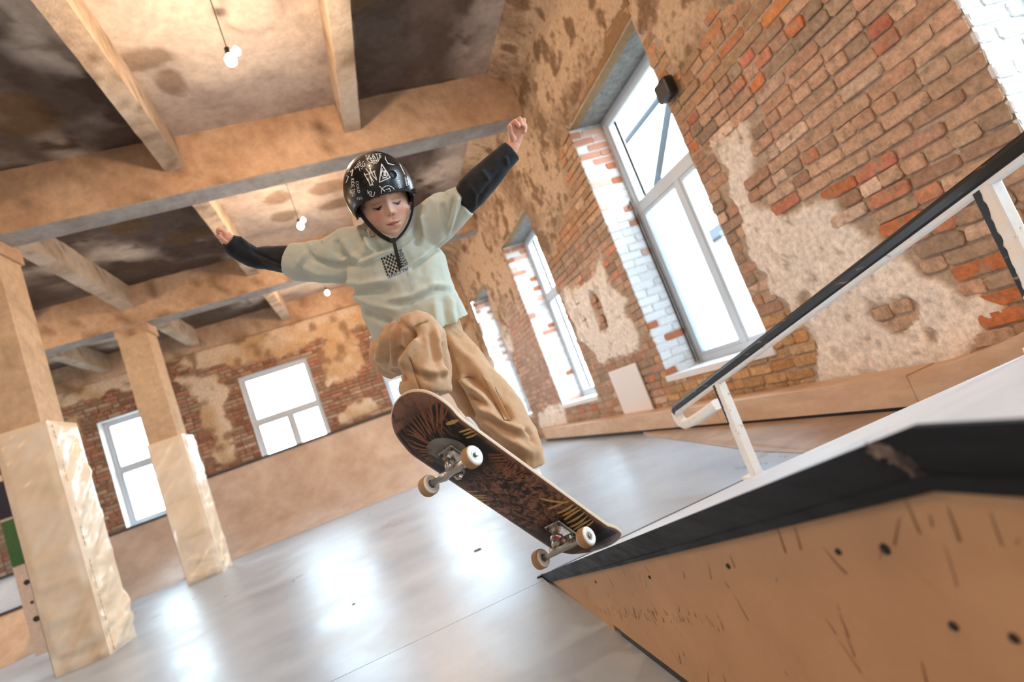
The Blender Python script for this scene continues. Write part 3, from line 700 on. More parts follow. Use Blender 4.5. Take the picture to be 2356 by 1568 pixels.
# black angle steel: side leg and top leg
def edge_strip(x0, x1, dz0, dz1, nm):
    m = MB()
    def Z(y, d): return max(0.0, (RZ if y <= RYK else (RY0-y)*SL)+d)
    Y = [RY0+.012, RY0-.12, RYK, RYE]
    for i in range(3):
        a, b = Y[i], Y[i+1]
        m.add([(x0, a, Z(a, dz0)), (x1, a, Z(a, dz0)), (x1, a, Z(a, dz1)), (x0, a, Z(a, dz1)), (x0, b, Z(b, dz0)), (x1, b, Z(b, dz0)), (x1, b, Z(b, dz1)), (x0, b, Z(b, dz1))],
              [(0, 1, 2, 3), (0, 3, 7, 4), (3, 2, 6, 7), (1, 5, 6, 2), (0, 4, 5, 1)]+([(4, 7, 6, 5)] if i == 2 else []))
    return m.obj(nm, M['steel'], rp)
edge_strip(RX0-.006, RX0+.003, -.056, .006, 'edge_steel')
edge_strip(RX0-.010, RX0-.005, -.056, -.040, 'edge_lip')
m = MB(); m.prism([(RX0-.03, RY0-.005), (RX0+.004, RY0-.02), (RX0+.004, RY0+.012)], 2, 0.0, .006); m.obj('edge_corner', M['steel'], rp)
MB().box(RX0+.05, RX1, RY0-.004, RY0+.01, 0, .002).obj('lip_seam', M['darkedge'], rp)
m = MB()
for (y, d, s) in ((.62, -.10, .006), (.545, -.105, .009), (.90, -.095, .007), (1.28, -.09, .006), (1.75, -.075, .006), (.50, -.19, .007), (.44, -.2, .007)):
    z = (RY0-y)*SL+d; m.lathe([(s*.7, 0), (s*.7, .0015), (s*.5, .003), (0, .0028)], Matrix.Translation((RX0+.004, y, z))@Matrix.Rotation(-math.pi/2, 4, 'Y'), 10)
m.obj('screw_heads', M['black'], rp, kind='stuff')
# scrape marks: rough worn blister at the knee of the steel edge and scratches in the ply
m = MB(); rr = random.Random(4)
for i in range(170):
    if i < 60: y = 1.95-i*.016+rr.uniform(-.01, .01); d = -.165+(1.95-y)*.0+rr.uniform(-.012, .012)-.035*(1.9-y); ln = rr.uniform(.006, .02); an = rr.uniform(1.2, 1.9)
    else: y = rr.uniform(.35, 2.1); d = rr.uniform(-.42, -.075); ln = rr.uniform(.008, .045); an = rr.uniform(.6, 2.2)
    z = (RY0-y)*SL+d
    if z < .03 or (RY0-y)*SL < .12: continue
    w = rr.uniform(.0006, .0018); dy, dz = math.cos(an)*ln, math.sin(an)*ln
    m.add([(RX0+.0034, y-w, z), (RX0+.0034, y+w, z), (RX0+.0034, y+dy+w*.3, z+dz), (RX0+.0034, y+dy-w*.3, z+dz)], [(0, 1, 2, 3)])
m.obj('scratches', material('scratch_brown', lin('8a5e40'), .8), rp, kind='stuff', label='dark scratches and dents in the plywood side')
m = MB(); cl = [(.560, .580), (.530, .583), (.505, .560), (.488, .545), (.476, .520), (.470, .500), (.478, .490), (.500, .500), (.512, .520), (.530, .538), (.552, .548), (.566, .562)]
cl = [((y-.51)*.62+.468, .5655+(z-.536)*.42) for y, z in cl]; rr = random.Random(8); pts = []
for i in range(len(cl)):
    a, b = cl[i], cl[(i+1) % len(cl)]
    for k in range(4): t = k/4; pts.append((a[0]*(1-t)+b[0]*t+rr.uniform(-.0025, .0025), a[1]*(1-t)+b[1]*t+rr.uniform(-.0025, .0025)))
cy_ = sum(p[0] for p in pts)/len(pts); cz_ = sum(p[1] for p in pts)/len(pts)
m.add([(RX0-.0066, cy_, cz_)]+[(RX0-.0066, y, z) for y, z in pts], [(0, 1+(k+1) % len(pts), 1+k) for k in range(len(pts))])
m.obj('worn_patch', material('worn_steel', lin('8f7a6e'), .75, color2=lin('3a302c'), var=.3, scale=45), rp, label='worn scraped patch on the steel at the knee')
# ================================================================== HANDRAIL
def rail_mat():
    m = material('white_worn_paint', lin('e9e6e2'), .5, color2=lin('efe3d3'), var=.05, scale=14, bump=.0008, bscale=60)
    nt = m.node_tree; N = nt.nodes; L = nt.links; b = N['Principled BSDF']; cur = b.inputs['Base Color'].links[0].from_socket
    n = N.new('ShaderNodeTexNoise'); n.inputs['Scale'].default_value = 22; n.inputs['Detail'].default_value = 8; n.inputs['Roughness'].default_value = .75
    tc = N.new('ShaderNodeTexCoord'); L.new(tc.outputs['Object'], n.inputs['Vector']); r = N.new('ShaderNodeValToRGB')
    r.color_ramp.elements[0].position = .60; r.color_ramp.elements[1].position = .66; L.new(n.outputs[0], r.inputs[0])
    mx = N.new('ShaderNodeMix'); mx.data_type = 'RGBA'; L.new(r.outputs[0], mx.inputs['Factor']); L.new(cur, mx.inputs['A']); mx.inputs['B'].default_value = (*lin('b08a58'), 1); L.new(mx.outputs['Result'], b.inputs['Base Color'])
    return m
M['railwhite'] = rail_mat()
def waxed():
    m = material('waxed_black_steel', lin('1b1a1b'), .32, metal=.2, var=.3, scale=20, stretch=(1, .15, 1), bump=.0004, bscale=80)
    nt = m.node_tree; N = nt.nodes; L = nt.links; b = N['Principled BSDF']; cur = b.inputs['Base Color'].links[0].from_socket
    tc = N.new('ShaderNodeTexCoord'); mp = N.new('ShaderNodeMapping'); mp.inputs['Scale'].default_value = (60, 9, 60); L.new(tc.outputs['Object'], mp.inputs[0])
    n = N.new('ShaderNodeTexNoise'); n.inputs['Scale'].default_value = 1; n.inputs['Detail'].default_value = 6; L.new(mp.outputs[0], n.inputs['Vector'])
    r = N.new('ShaderNodeValToRGB'); r.color_ramp.elements[0].position = .63; r.color_ramp.elements[1].position = .70; L.new(n.outputs[0], r.inputs[0])
    mx = N.new('ShaderNodeMix'); mx.data_type = 'RGBA'; L.new(r.outputs[0], mx.inputs['Factor']); L.new(cur, mx.inputs['A']); mx.inputs['B'].default_value = (*lin('8d6b50'), 1); L.new(mx.outputs['Result'], b.inputs['Base Color']); return m
M['wax'] = waxed()
hr = empty('handrail', (1.56, 1.8, 0), label='square steel skate rail, black on top and white below, beside the ramp', cat='rail', kind='thing')
HX = 1.56
def sq_sweep(pts, w, h, mat, nm, par, x=HX, roundc=.014):
    "square tube swept in the plane x = const; pts are (y,z) centres"
    sec = []; 
    for (sx, sy) in ((-1, -1), (1, -1), (1, 1), (-1, 1)):
        cx_, cy_ = sx*(w/2-roundc), sy*(h/2-roundc); a0 = {(-1, -1): 180, (1, -1): 270, (1, 1): 0, (-1, 1): 90}[(sx, sy)]
        for k in range(4): a = math.radians(a0+30*k); sec.append((cx_+roundc*math.cos(a), cy_+roundc*math.sin(a)))
    m = MB(); n = len(sec); vs = []; fs = []
    for i, (y, z) in enumerate(pts):
        a = pts[max(i-1, 0)]; b = pts[min(i+1, len(pts)-1)]; ty, tz = b[0]-a[0], b[1]-a[1]; l = math.hypot(ty, tz); ty /= l; tz /= l
        sc = 1.0
        for (u, v) in sec: vs.append((x+u, y-tz*v*sc, z+ty*v*sc))
    for i in range(len(pts)-1):
        for k in range(n): fs.append((i*n+k, i*n+(k+1) % n, (i+1)*n+(k+1) % n, (i+1)*n+k))
    fs += [tuple(range(n))[::-1], tuple((len(pts)-1)*n+k for k in range(n))]
    m.add(vs, fs); me = m.mesh(nm); o = link(nm, me, mat, par); 
    return o, vs
RS = (.912-.522)/(2.50-.885)
def rz(y): return .512+(2.50-y)*RS
path = [(y, rz(y)-.012) for y in (-.3, .5, 1.0, 1.6, 2.2, 2.6, 2.80)]
tip = [(2.865, rz(2.85)-.020), (2.893, rz(2.86)-.040), (2.897, rz(2.86)-.065), (2.880, rz(2.86)-.092), (2.845, rz(2.86)-.105)]
back = [(2.75, rz(2.76)-.115), (2.60, rz(2.62)-.112), (2.48, rz(2.5)-.108)]
o, _ = sq_sweep(path+tip+back, .052, .052, M['railwhite'], 'rail_tube', hr)
# make faces of the tube that face up or towards the ramp side black: separate worn cap over the tube
cap, _ = sq_sweep([(y, z+.0045) for y, z in path+[(2.862, rz(2.85)-.014), (2.889, rz(2.86)-.034)]], .0545, .0475, M['wax'], 'waxed_top', hr, x=HX-.0008)
m = MB()
for yb, top in ((2.40, None), (1.00, None), (-.2, None)):
    zb = ramp_z(yb); zt = rz(yb)-.02
    o = MB().rbox(HX-.023, HX+.023, yb-.023, yb+.023, zb-.004, zt, .006).obj('post', M['railwhite'], hr)
    MB().rbox(HX-.045, HX+.045, yb-.06, yb+.06, zb-.012+.0, zb+.003, .003).obj('base_plate', M['railwhite'], hr)
    bm_ = MB(); rr = random.Random(int(yb*10)); 
    L_ = (zt-zb)*(.45 if yb > 2 else .7); nseg = 24; vs = []; 
    for i in range(nseg+1):
        z = zt-.004-L_*i/nseg; w = .016*(1-.5*i/nseg)*rr.uniform(.75, 1.1)*(1 if i < nseg else .1)
        vs += [(HX-.0236, yb+.0215, z), (HX-.0236, yb+.0215-w*1.3, z)]
    bm_.add(vs, [(2*i, 2*i+2, 2*i+3, 2*i+1) for i in range(nseg)]); bm_.obj('black_scuff', M['wax'], hr)
# ================================================================== SMALL THINGS
o = MB().rbox(2.60, 2.68, 3.18, 3.34, 2.40, 2.54, .02); o.obj('speaker', M['black'], label='small black box lamp on the wall edge above the big window', cat='lamp', kind='thing')
MB().rbox(WX-.035, WX-.018, 5.38, 6.12, .20, .72, .003).obj('white_board', material('white_board_m', lin('ece5df'), .5), label='white panel leaning on the brick pier above the ledge', cat='panel', kind='thing')
bulbglow = material('bulb_glass', (1, .85, .6), .3, emit=((1.0, .80, .55), 30))
def bulb(x, y, z, twin, label):
    b = empty('ceiling_bulb', (x, y, z), label=label, cat='lamp', kind='thing')
    MB().tube([(x, y+.005, z+.08), (x, y, CZ-.02)], .004, 6).obj('wire', M['black'], b)
    MB().lathe([(.018, .03), (.02, .05), (.02, .09), (.006, .1)], Matrix.Translation((x, y, z)), 14).obj('socket', M['black'], b)
    pr = [(0, -.045), (.018, -.042), (.034, -.028), (.040, -.004), (.036, .014), (.022, .034), (.016, .045)]
    MB().lathe(pr, Matrix.Translation((x, y, z)), 20).obj('glass_bulb', bulbglow, b, smooth=True)
    if twin: 
        MB().lathe([(r_*.7, z_*.7) for r_, z_ in pr], Matrix.Translation((x+.055, y+.02, z+.075)), 16).obj('glass_bulb', bulbglow, b, smooth=True)
    l = bpy.data.lights.new('bulb_light', 'POINT'); l.energy = 60; l.color = (1.0, .71, .48); l.shadow_soft_size = .07
    lo = bpy.data.objects.new('bulb_light', l); lo.location = (x, y, z-.12); COL.objects.link(lo)
bulb(-.135, 3.80, 3.70, True, 'twin bare bulb hanging nearest, top left of the photo')
bulb(-.095, 7.05, 3.80, True, 'bare bulb hanging in the second bay, left of the skater\'s head')
bulb(-.075, 10.2, 3.82, False, 'furthest bare bulb, below the skater\'s outstretched sleeve')
bulb(-5.2, 3.9, 3.72, False, 'bare bulb in the outer bay beyond the columns'); bulb(-5.2, 7.1, 3.72, False, 'bare bulb further back beyond the columns')
bulb(-.1, .4, 3.72, False, 'bare bulb above the camera'); bulb(-1.9, -2.8, 3.72, False, 'bare bulb behind the camera')
# a small square inspection plate and a chip in the floor
pw = [(-.03, 0), (0, -.02), (.03, 0), (0, .02)]
MB().rbox(.30, .345, 3.56, 3.61, 0, .003, .001).obj('floor_plate', M['darksteel'], label='tiny square metal plate set in the floor', cat='plate', kind='thing')
MB().lathe([(.012, 0), (.008, .004), (0, .004)], Matrix.Translation((-.45, 3.61, 0)), 8).obj('wood_chip', M['darkedge'], label='small dark chip lying on the floor', cat='debris', kind='thing')
# niche cross scratched in the plaster
MB().box(WX-.012, WX-.006, 6.22, 6.24, 1.30, 1.46).box(WX-.012, WX-.006, 6.18, 6.29, 1.40, 1.415).box(WX-.012, WX-.006, 6.2, 6.32, 1.62, 1.635).obj('scratched_marks', material('scratch_dark', lin('7b5a42'), .9), wall_right, label='marks scratched into the plaster beside the niche')
# ================================================================== SKATEBOARD
BC = np.array([0.267, 1.504, 0.531])
BR = np.array([[.564, -.654, .504], [.290, .729, .620], [-.773, -.204, .601]])
BM = Matrix(((*BR[0], BC[0]), (*BR[1], BC[1]), (*BR[2], BC[2]), (0, 0, 0, 1)))
WB2 = .1925; HW = .100
def deck_z(x, y):
    "height of the underside of the deck at board x (length) and y (width)"
    ax = abs(x); k = max(0, ax-.245)
    kick = (k*k/.10*.62 if k < .05 else .05*.05/.10*.62+(k-.05)*.40)
    conc = .010*(min(1, abs(y)/HW)**2.2)*(1 if ax < .25 else max(0, 1-(ax-.25)/.08))
    return kick+conc
def deck_outline(x):
    "half width at x"
    L = .392; ax = abs(x)
    if ax >= L: return 0.0
    w = HW
    r0 = .285
    if ax > r0: w = HW*math.sqrt(max(0, 1-((ax-r0)/(L-r0))**2.35))
    return w
M['ply_edge'] = material('deck_edge_maple', lin('d9c3a8'), .5, var=.1, scale=60, stretch=(1, 1, 12))
M['grip'] = material('griptape', lin('1c1c1e'), .95, bump=.0006, bscale=1500)
def deck_graphic():
    m = bpy.data.materials.new('scratched_deck_print'); m.use_nodes = True; nt = m.node_tree; N = nt.nodes; L = nt.links; b = N['Principled BSDF']
    b.inputs['Roughness'].default_value = .42
    tc = N.new('ShaderNodeTexCoord')
    def noise(sc, scale, det=8, rough=.7, dist=0):
        mp = N.new('ShaderNodeMapping'); mp.inputs['Scale'].default_value = sc; L.new(tc.outputs['Object'], mp.inputs[0])
        n = N.new('ShaderNodeTexNoise'); n.inputs['Scale'].default_value = scale; n.inputs['Detail'].default_value = det; n.inputs['Roughness'].default_value = rough; n.inputs['Distortion'].default_value = dist
        L.new(mp.outputs[0], n.inputs['Vector']); return n.outputs[0]
    def ramp(x, p0, p1):
        r = N.new('ShaderNodeValToRGB'); r.color_ramp.elements[0].position = p0; r.color_ramp.elements[1].position = p1; L.new(x, r.inputs[0]); return r.outputs[0]
    def mix(f, a, b_):
        mx = N.new('ShaderNodeMix'); mx.data_type = 'RGBA'; L.new(f, mx.inputs['Factor'])
        for s, v in (('A', a), ('B', b_)):
            if isinstance(v, tuple): mx.inputs[s].default_value = (*v, 1)
            else: L.new(v, mx.inputs[s])
        return mx.outputs['Result']
    def mul(a, b_):
        x = N.new('ShaderNodeMath'); x.operation = 'MULTIPLY'; L.new(a, x.inputs[0]); L.new(b_, x.inputs[1]); return x.outputs[0]
    base = mix(ramp(noise((1, 1, 1), 14), .45, .6), lin('080707'), lin('171010'))
    # middle of the board and nose worn to brown
    sx = N.new('ShaderNodeSeparateXYZ'); L.new(tc.outputs['Object'], sx.inputs[0])
    def bumpf(c, w):
        s = N.new('ShaderNodeMath'); s.operation = 'SUBTRACT'; L.new(sx.outputs[0], s.inputs[0]); s.inputs[1].default_value = c
        a = N.new('ShaderNodeMath'); a.operation = 'ABSOLUTE'; L.new(s.outputs[0], a.inputs[0])
        r = N.new('ShaderNodeMapRange'); r.inputs[1].default_value = w; r.inputs[2].default_value = w*.45; r.inputs[3].default_value = 0; r.inputs[4].default_value = 1; r.interpolation_type = 'SMOOTHSTEP'; L.new(a.outputs[0], r.inputs[0]); return r.outputs[0]
    worn = ramp(noise((1, 1, 1), 44, 10, .78, .6), .46, .56)
    c = mix(mul(worn, bumpf(.02, .17)), base, lin('9a6a50'))
    streak = ramp(noise((3, 26, 1), 3.2, 8, .7, .8), .54, .60)
    c = mix(mul(streak, bumpf(-.36, .16)), c, lin('6f4428'))
    worn2 = ramp(noise((1, 1, 1), 30, 9, .75, .5), .55, .63)
    c = mix(mul(worn2, bumpf(.0, .33)), c, lin('502c24'))
    scr = ramp(noise((40, 3, 1), 6, 4, .6, .3), .70, .73); c = mix(scr, c, lin('a4745a'))
    rim = N.new('ShaderNodeAttribute'); rim.attribute_name = 'col'; rn = N.new('ShaderNodeMath'); rn.operation = 'MULTIPLY'
    L.new(rim.outputs['Color'], rn.inputs[0]); L.new(ramp(noise((1, 1, 1), 25), .3, .5), rn.inputs[1])
    c = mix(rn.outputs[0], c, lin('8c6450'))
    L.new(c, b.inputs['Base Color']); return m
M['deck'] = deck_graphic()
sb = empty('skateboard', (0, 0, 0), label='scuffed dark skateboard with gold palm leaf print, seen from below under the skater', cat='skateboard', kind='thing')
sb.matrix_basis = BM; sb.location = BM.to_translation(); sb.rotation_euler = BM.to_euler()
def blink(name, mb, mat, par=None, smooth=False, **k):
    "board-local mesh placed straight under the board (or under one of its parts)"
    me = mb.mesh(name) if isinstance(mb, MB) else mb
    if mat is not None: me.materials.append(mat)
    if smooth: me.polygons.foreach_set('use_smooth', [True]*len(me.polygons))
    o = bpy.data.objects.new(name, me); COL.objects.link(o); o.parent = par or sb; return tagit(o, **k)
def deck_mesh():
    nx, ny = 110, 20; xs_ = [-.392*math.cos(math.pi*i/nx) for i in range(nx+1)]
    T = .0105; lower = []; upper = []; m = MB(); cols = []
    for i, x in enumerate(xs_):
        w = max(deck_outline(x), .0008)
        for j in range(ny+1):
            y = w*(-math.cos(math.pi*j/ny)); z = deck_z(x, y); rim = sstep(.86, 1.0, abs(y)/max(w, .001)) if abs(x) < .33 else sstep(.80, 1, (abs(y)/HW)**2*.2+abs(x)/.392)
            e = .0018*(abs(y)/w > .985)
            m.v.append((x, y, z+e)); m.c.append((float(rim),)*3)
    n1 = len(m.v)
    for i in range(nx):
        for j in range(ny): a = i*(ny+1)+j; m.f.append((a, a+1, a+ny+2, a+ny+1))
    return m, nx, ny, xs_, T
m, nx, ny, xs_, T = deck_mesh()
blink('deck', m, M['deck'], smooth=True)
m2 = MB(); m2.v = [(x, y, z+T) for x, y, z in m.v]; m2.f = [f[::-1] for f in m.f]
deck = blink('griptape', m2, M['grip'], smooth=True)
m3 = MB(); rimi = [i*(ny+1) for i in range(nx+1)]+[i*(ny+1)+ny for i in range(nx, -1, -1)]
V = m.v; n = len(rimi)
def outw(p, d): q = Vector((p[0], p[1], 0)); l = max(q.length, 1e-6); return (p[0]+p[0]/l*d*(abs(p[0]) > .3), p[1]+math.copysign(d, p[1]), p[2])
layers = [(0, .0), (.002, .0012), (.005, .0016), (.0085, .0012), (T, 0)]
for dz, d in layers:
    for k in rimi: p = outw(V[k], d); m3.v.append((p[0], p[1], p[2]+dz))
for l in range(len(layers)-1):
    for k in range(n): m3.f.append((l*n+k, l*n+(k+1) % n, (l+1)*n+(k+1) % n, (l+1)*n+k))
blink('deck_edge', m3, M['ply_edge'], smooth=True)
# flat print: palm leaf blades and the grey disc under the front truck
gold = material('print_gold', lin('c9a25c'), .45, var=.3, scale=60); grey = material('print_grey', lin('8a8880'), .45, color2=lin('77736b'), var=.15, scale=20); brown = material('print_brown', lin('855236'), .5, var=.45, scale=60)
def decal(poly, off=.0004):
    return [(x, y, deck_z(x, y)-off) for x, y in poly]
def blade(mb, x0, y0, x1, y1, w, r):
    segs = 9; dx, dy = x1-x0, y1-y0; l = math.hypot(dx, dy); nx_, ny_ = -dy/l, dx/l; bend = r.uniform(-.06, .06)*l; vs = []
    for s in range(segs+1):
        t = s/segs; wd = w*math.sin(math.pi*min(1, t*.88+.12))**.7*r.uniform(.82, 1.1); wd = wd if s < segs else .0002; b = bend*math.sin(math.pi*t)
        for sg in (-1, 1):
            X, Y = x0+dx*t+nx_*(b+wd*sg), y0+dy*t+ny_*(b+wd*sg); X = max(-.388, min(.388, X)); lim = max(.0, deck_outline(X)-.003); vs.append((X, max(-lim, min(lim, Y))))
    mb.add(decal(vs), [(2*i, 2*i+1, 2*i+3, 2*i+2) for i in range(segs)])
rr = random.Random(9)
GOLD= [(-0.2792, -0.0619, -0.2672, -0.099, 0.0034), (-0.2428, -0.0698, -0.221, -0.1128, 0.0022), (-0.2301, -0.0704, -0.2148, -0.1058, 0.0019), (-0.2186, -0.0681, -0.2074, -0.0995, 0.0019), (-0.0931, 0.1142, -0.0605, 0.0618, 0.0022), (-0.0722, 0.1117, -0.0378, 0.0566, 0.0025), (-0.0566, 0.1102, -0.0278, 0.063, 0.0025), (-0.0354, 0.1101, -0.0201, 0.0741, 0.0022), (-0.0164, 0.1122, -0.0035, 0.0806, 0.0022), (0.0593, -0.0481, 0.1259, -0.0911, 0.0028), (0.1039, -0.0346, 0.1217, -0.0993, 0.0025), (0.1339, -0.0404, 0.139, -0.1, 0.0031), (0.1508, -0.0439, 0.1556, -0.1013, 0.0028), (0.1661, -0.0359, 0.168, -0.1026, 0.0028), (0.1814, -0.0301, 0.1828, -0.0995, 0.0028), (0.1987, -0.0225, 0.1979, -0.0942, 0.0028), (0.2144, -0.0255, 0.2148, -0.0936, 0.0025), (0.2267, -0.0575, 0.2239, -0.0919, 0.0019), (0.1058, -0.0932, 0.1263, -0.1076, 0.0016)]
BROWN= [(-0.2907, -0.0615, -0.3277, -0.13, 0.0023), (-0.2759, -0.0402, -0.334, -0.1204, 0.0033), (-0.2896, -0.0467, -0.3312, -0.101, 0.0031), (-0.2896, -0.0407, -0.342, -0.0978, 0.0024), (-0.2865, -0.0334, -0.3426, -0.0845, 0.0033), (-0.2993, -0.0329, -0.358, -0.082, 0.003), (-0.2867, -0.023, -0.3452, -0.0608, 0.0022), (-0.2767, -0.0165, -0.3506, -0.0508, 0.0027), (-0.2832, -0.0119, -0.3601, -0.0403, 0.003), (-0.285, -0.0058, -0.3437, -0.0235, 0.0022), (-0.2781, -0.0016, -0.3388, -0.0105, 0.003), (-0.2872, 0.0105, -0.3466, 0.0044, 0.0025), (-0.2815, 0.0159, -0.3436, 0.0199, 0.0033), (-0.2772, 0.0223, -0.3362, 0.0344, 0.0034), (-0.2661, 0.0175, -0.332, 0.0518, 0.0037), (-0.2604, 0.0173, -0.3191, 0.0623, 0.0033), (-0.2587, 0.0274, -0.3062, 0.0706, 0.003), (-0.2559, 0.0425, -0.2955, 0.0811, 0.0035), (-0.2493, 0.0302, -0.2789, 0.072, 0.0036), (-0.2447, 0.0351, -0.2684, 0.0724, 0.0036), (-0.2388, 0.044, -0.2593, 0.076, 0.0025), (-0.2364, 0.0329, -0.2501, 0.085, 0.0024), (-0.2265, 0.0502, -0.242, 0.0776, 0.0036), (-0.2286, 0.0318, -0.2298, 0.0961, 0.0033), (-0.2221, 0.036, -0.2236, 0.0854, 0.0032), (-0.217, 0.0361, -0.2174, 0.0792, 0.0025), (-0.1459, -0.0672, -0.1002, -0.113, 0.0019), (-0.1409, -0.0638, -0.0972, -0.1086, 0.0019), (-0.1359, -0.0604, -0.0942, -0.1041, 0.0019), (-0.1309, -0.057, -0.0911, -0.0996, 0.0019), (-0.1258, -0.0536, -0.0881, -0.0951, 0.0019), (-0.1207, -0.0501, -0.085, -0.0905, 0.0019), (-0.1155, -0.0466, -0.082, -0.0859, 0.0019), (-0.1104, -0.0431, -0.0789, -0.0813, 0.0019), (-0.1052, -0.0396, -0.0758, -0.0767, 0.0019), (-0.0786, -0.0418, -0.092, -0.0958, 0.0022), (-0.0713, -0.0437, -0.0805, -0.0947, 0.0022), (-0.064, -0.0455, -0.0689, -0.0937, 0.0022), (-0.0566, -0.0474, -0.0572, -0.0927, 0.0022), (-0.0493, -0.0493, -0.0455, -0.0916, 0.0022), (-0.0419, -0.0512, -0.0336, -0.0905, 0.0022), (-0.0345, -0.0531, -0.0217, -0.0895, 0.0022), (-0.0271, -0.055, -0.0098, -0.0884, 0.0022), (-0.0269, 0.0286, 0.0257, 0.0252, 0.0019), (-0.004, 0.035, 0.0476, 0.0298, 0.0019), (0.0193, 0.0416, 0.0697, 0.0345, 0.0019), (0.0429, 0.0482, 0.0921, 0.0393, 0.0019), (0.0669, 0.0549, 0.1148, 0.0441, 0.0019), (0.0913, 0.0617, 0.1378, 0.0489, 0.0019), (0.116, 0.0687, 0.1611, 0.0539, 0.0019)]
g = MB()
for q in GOLD: blade(g, *q[:4], q[4]*1.55, rr)
blink('leaf_print', g, gold, kind='stuff', label='gold palm leaf blades printed on the deck')
g = MB()
for q in BROWN: blade(g, *q, rr)
blink('leaf_print', g, brown, kind='stuff', label='worn brown palm leaf blades on the deck nose')
g = MB(); ring = []
for k in range(40): a = 2*math.pi*k/40; ring.append((-.214+.056*math.cos(a), .008+.056*math.sin(a)))
vs = [(-.214, .008)]+[(-.214+(x+.214)*f, .008+(y-.008)*f) for f in (.33, .66, 1) for x, y in ring]
fs = [(0, 1+k, 1+(k+1) % 40) for k in range(40)]+[(1+l*40+k, 1+l*40+(k+1) % 40, 1+(l+1)*40+(k+1) % 40, 1+(l+1)*40+k) for l in range(2) for k in range(40)]
g.add(decal(vs, .0006), fs); blink('disc_print', g, grey, label='grey disc printed under the front truck')
g = MB(); bnd = [(-.262, .034), (-.235, .030), (-.205, .028), (-.180, .012), (-.166, -.004)]; arc = [(-.214+.056*math.cos(a), .008+.056*math.sin(a)) for a in [math.radians(345+k*14) for k in range(12)]]
arc = [(x, y) for x, y in arc]; poly = arc+bnd[:]; vs = [(-.205, .044)]+poly; g.add(decal(vs, .0008), [(0, 1+k, 1+(k+1) % len(poly)) for k in range(len(poly))]); blink('disc_print', g, material('print_dark_grey', lin('4d4a47'), .45, var=.2, scale=30), label='darker lower part of the printed disc')
# trucks
M['alu'] = material('cast_aluminium', lin('b9b3ac'), .30, metal=.9, var=.12, scale=60, bump=.0002, bscale=300, rvar=.1)
M['axle'] = material('worn_axle', lin('a3927c'), .28, metal=.9, var=.12, scale=60)
M['red'] = material('red_bushing', lin('b3202e'), .35); M['blackrub'] = material('black_pad', lin('1a1a1a'), .6)
M['ureth'] = material('urethane_wheel', lin('f0ece4'), .42, coat=.1, var=.04, scale=30); M['bear'] = material('bearing_shield', lin('8f9aa0'), .3, metal=.7)
M['ureth2'] = material('dusty_tread', lin('b08c66'), .65, var=.15, scale=40)
def trapezoid(mb, z0, z1, a0, b0, a1, b1, cx0=0, cx1=0, n=16, p=4.0):
    "superellipse loft from (a0,b0) at z0 to (a1,b1) at z1"
    vs = []; 
    for z, a, b, cx_ in ((z0, a0, b0, cx0), ((z0+z1)/2, (a0*.45+a1*.55), (b0*.45+b1*.55), (cx0+cx1)/2), (z1, a1, b1, cx1)):
        for k in range(n):
            t = 2*math.pi*k/n; c, s = math.cos(t), math.sin(t); vs.append((cx_+a*math.copysign(abs(c)**(2/p), c), b*math.copysign(abs(s)**(2/p), s), z))
    fs = [(l*n+k, l*n+(k+1) % n, (l+1)*n+(k+1) % n, (l+1)*n+k) for l in range(2) for k in range(n)]+[tuple(range(n))[::-1], tuple(2*n+k for k in range(n))]
    mb.add(vs, fs)
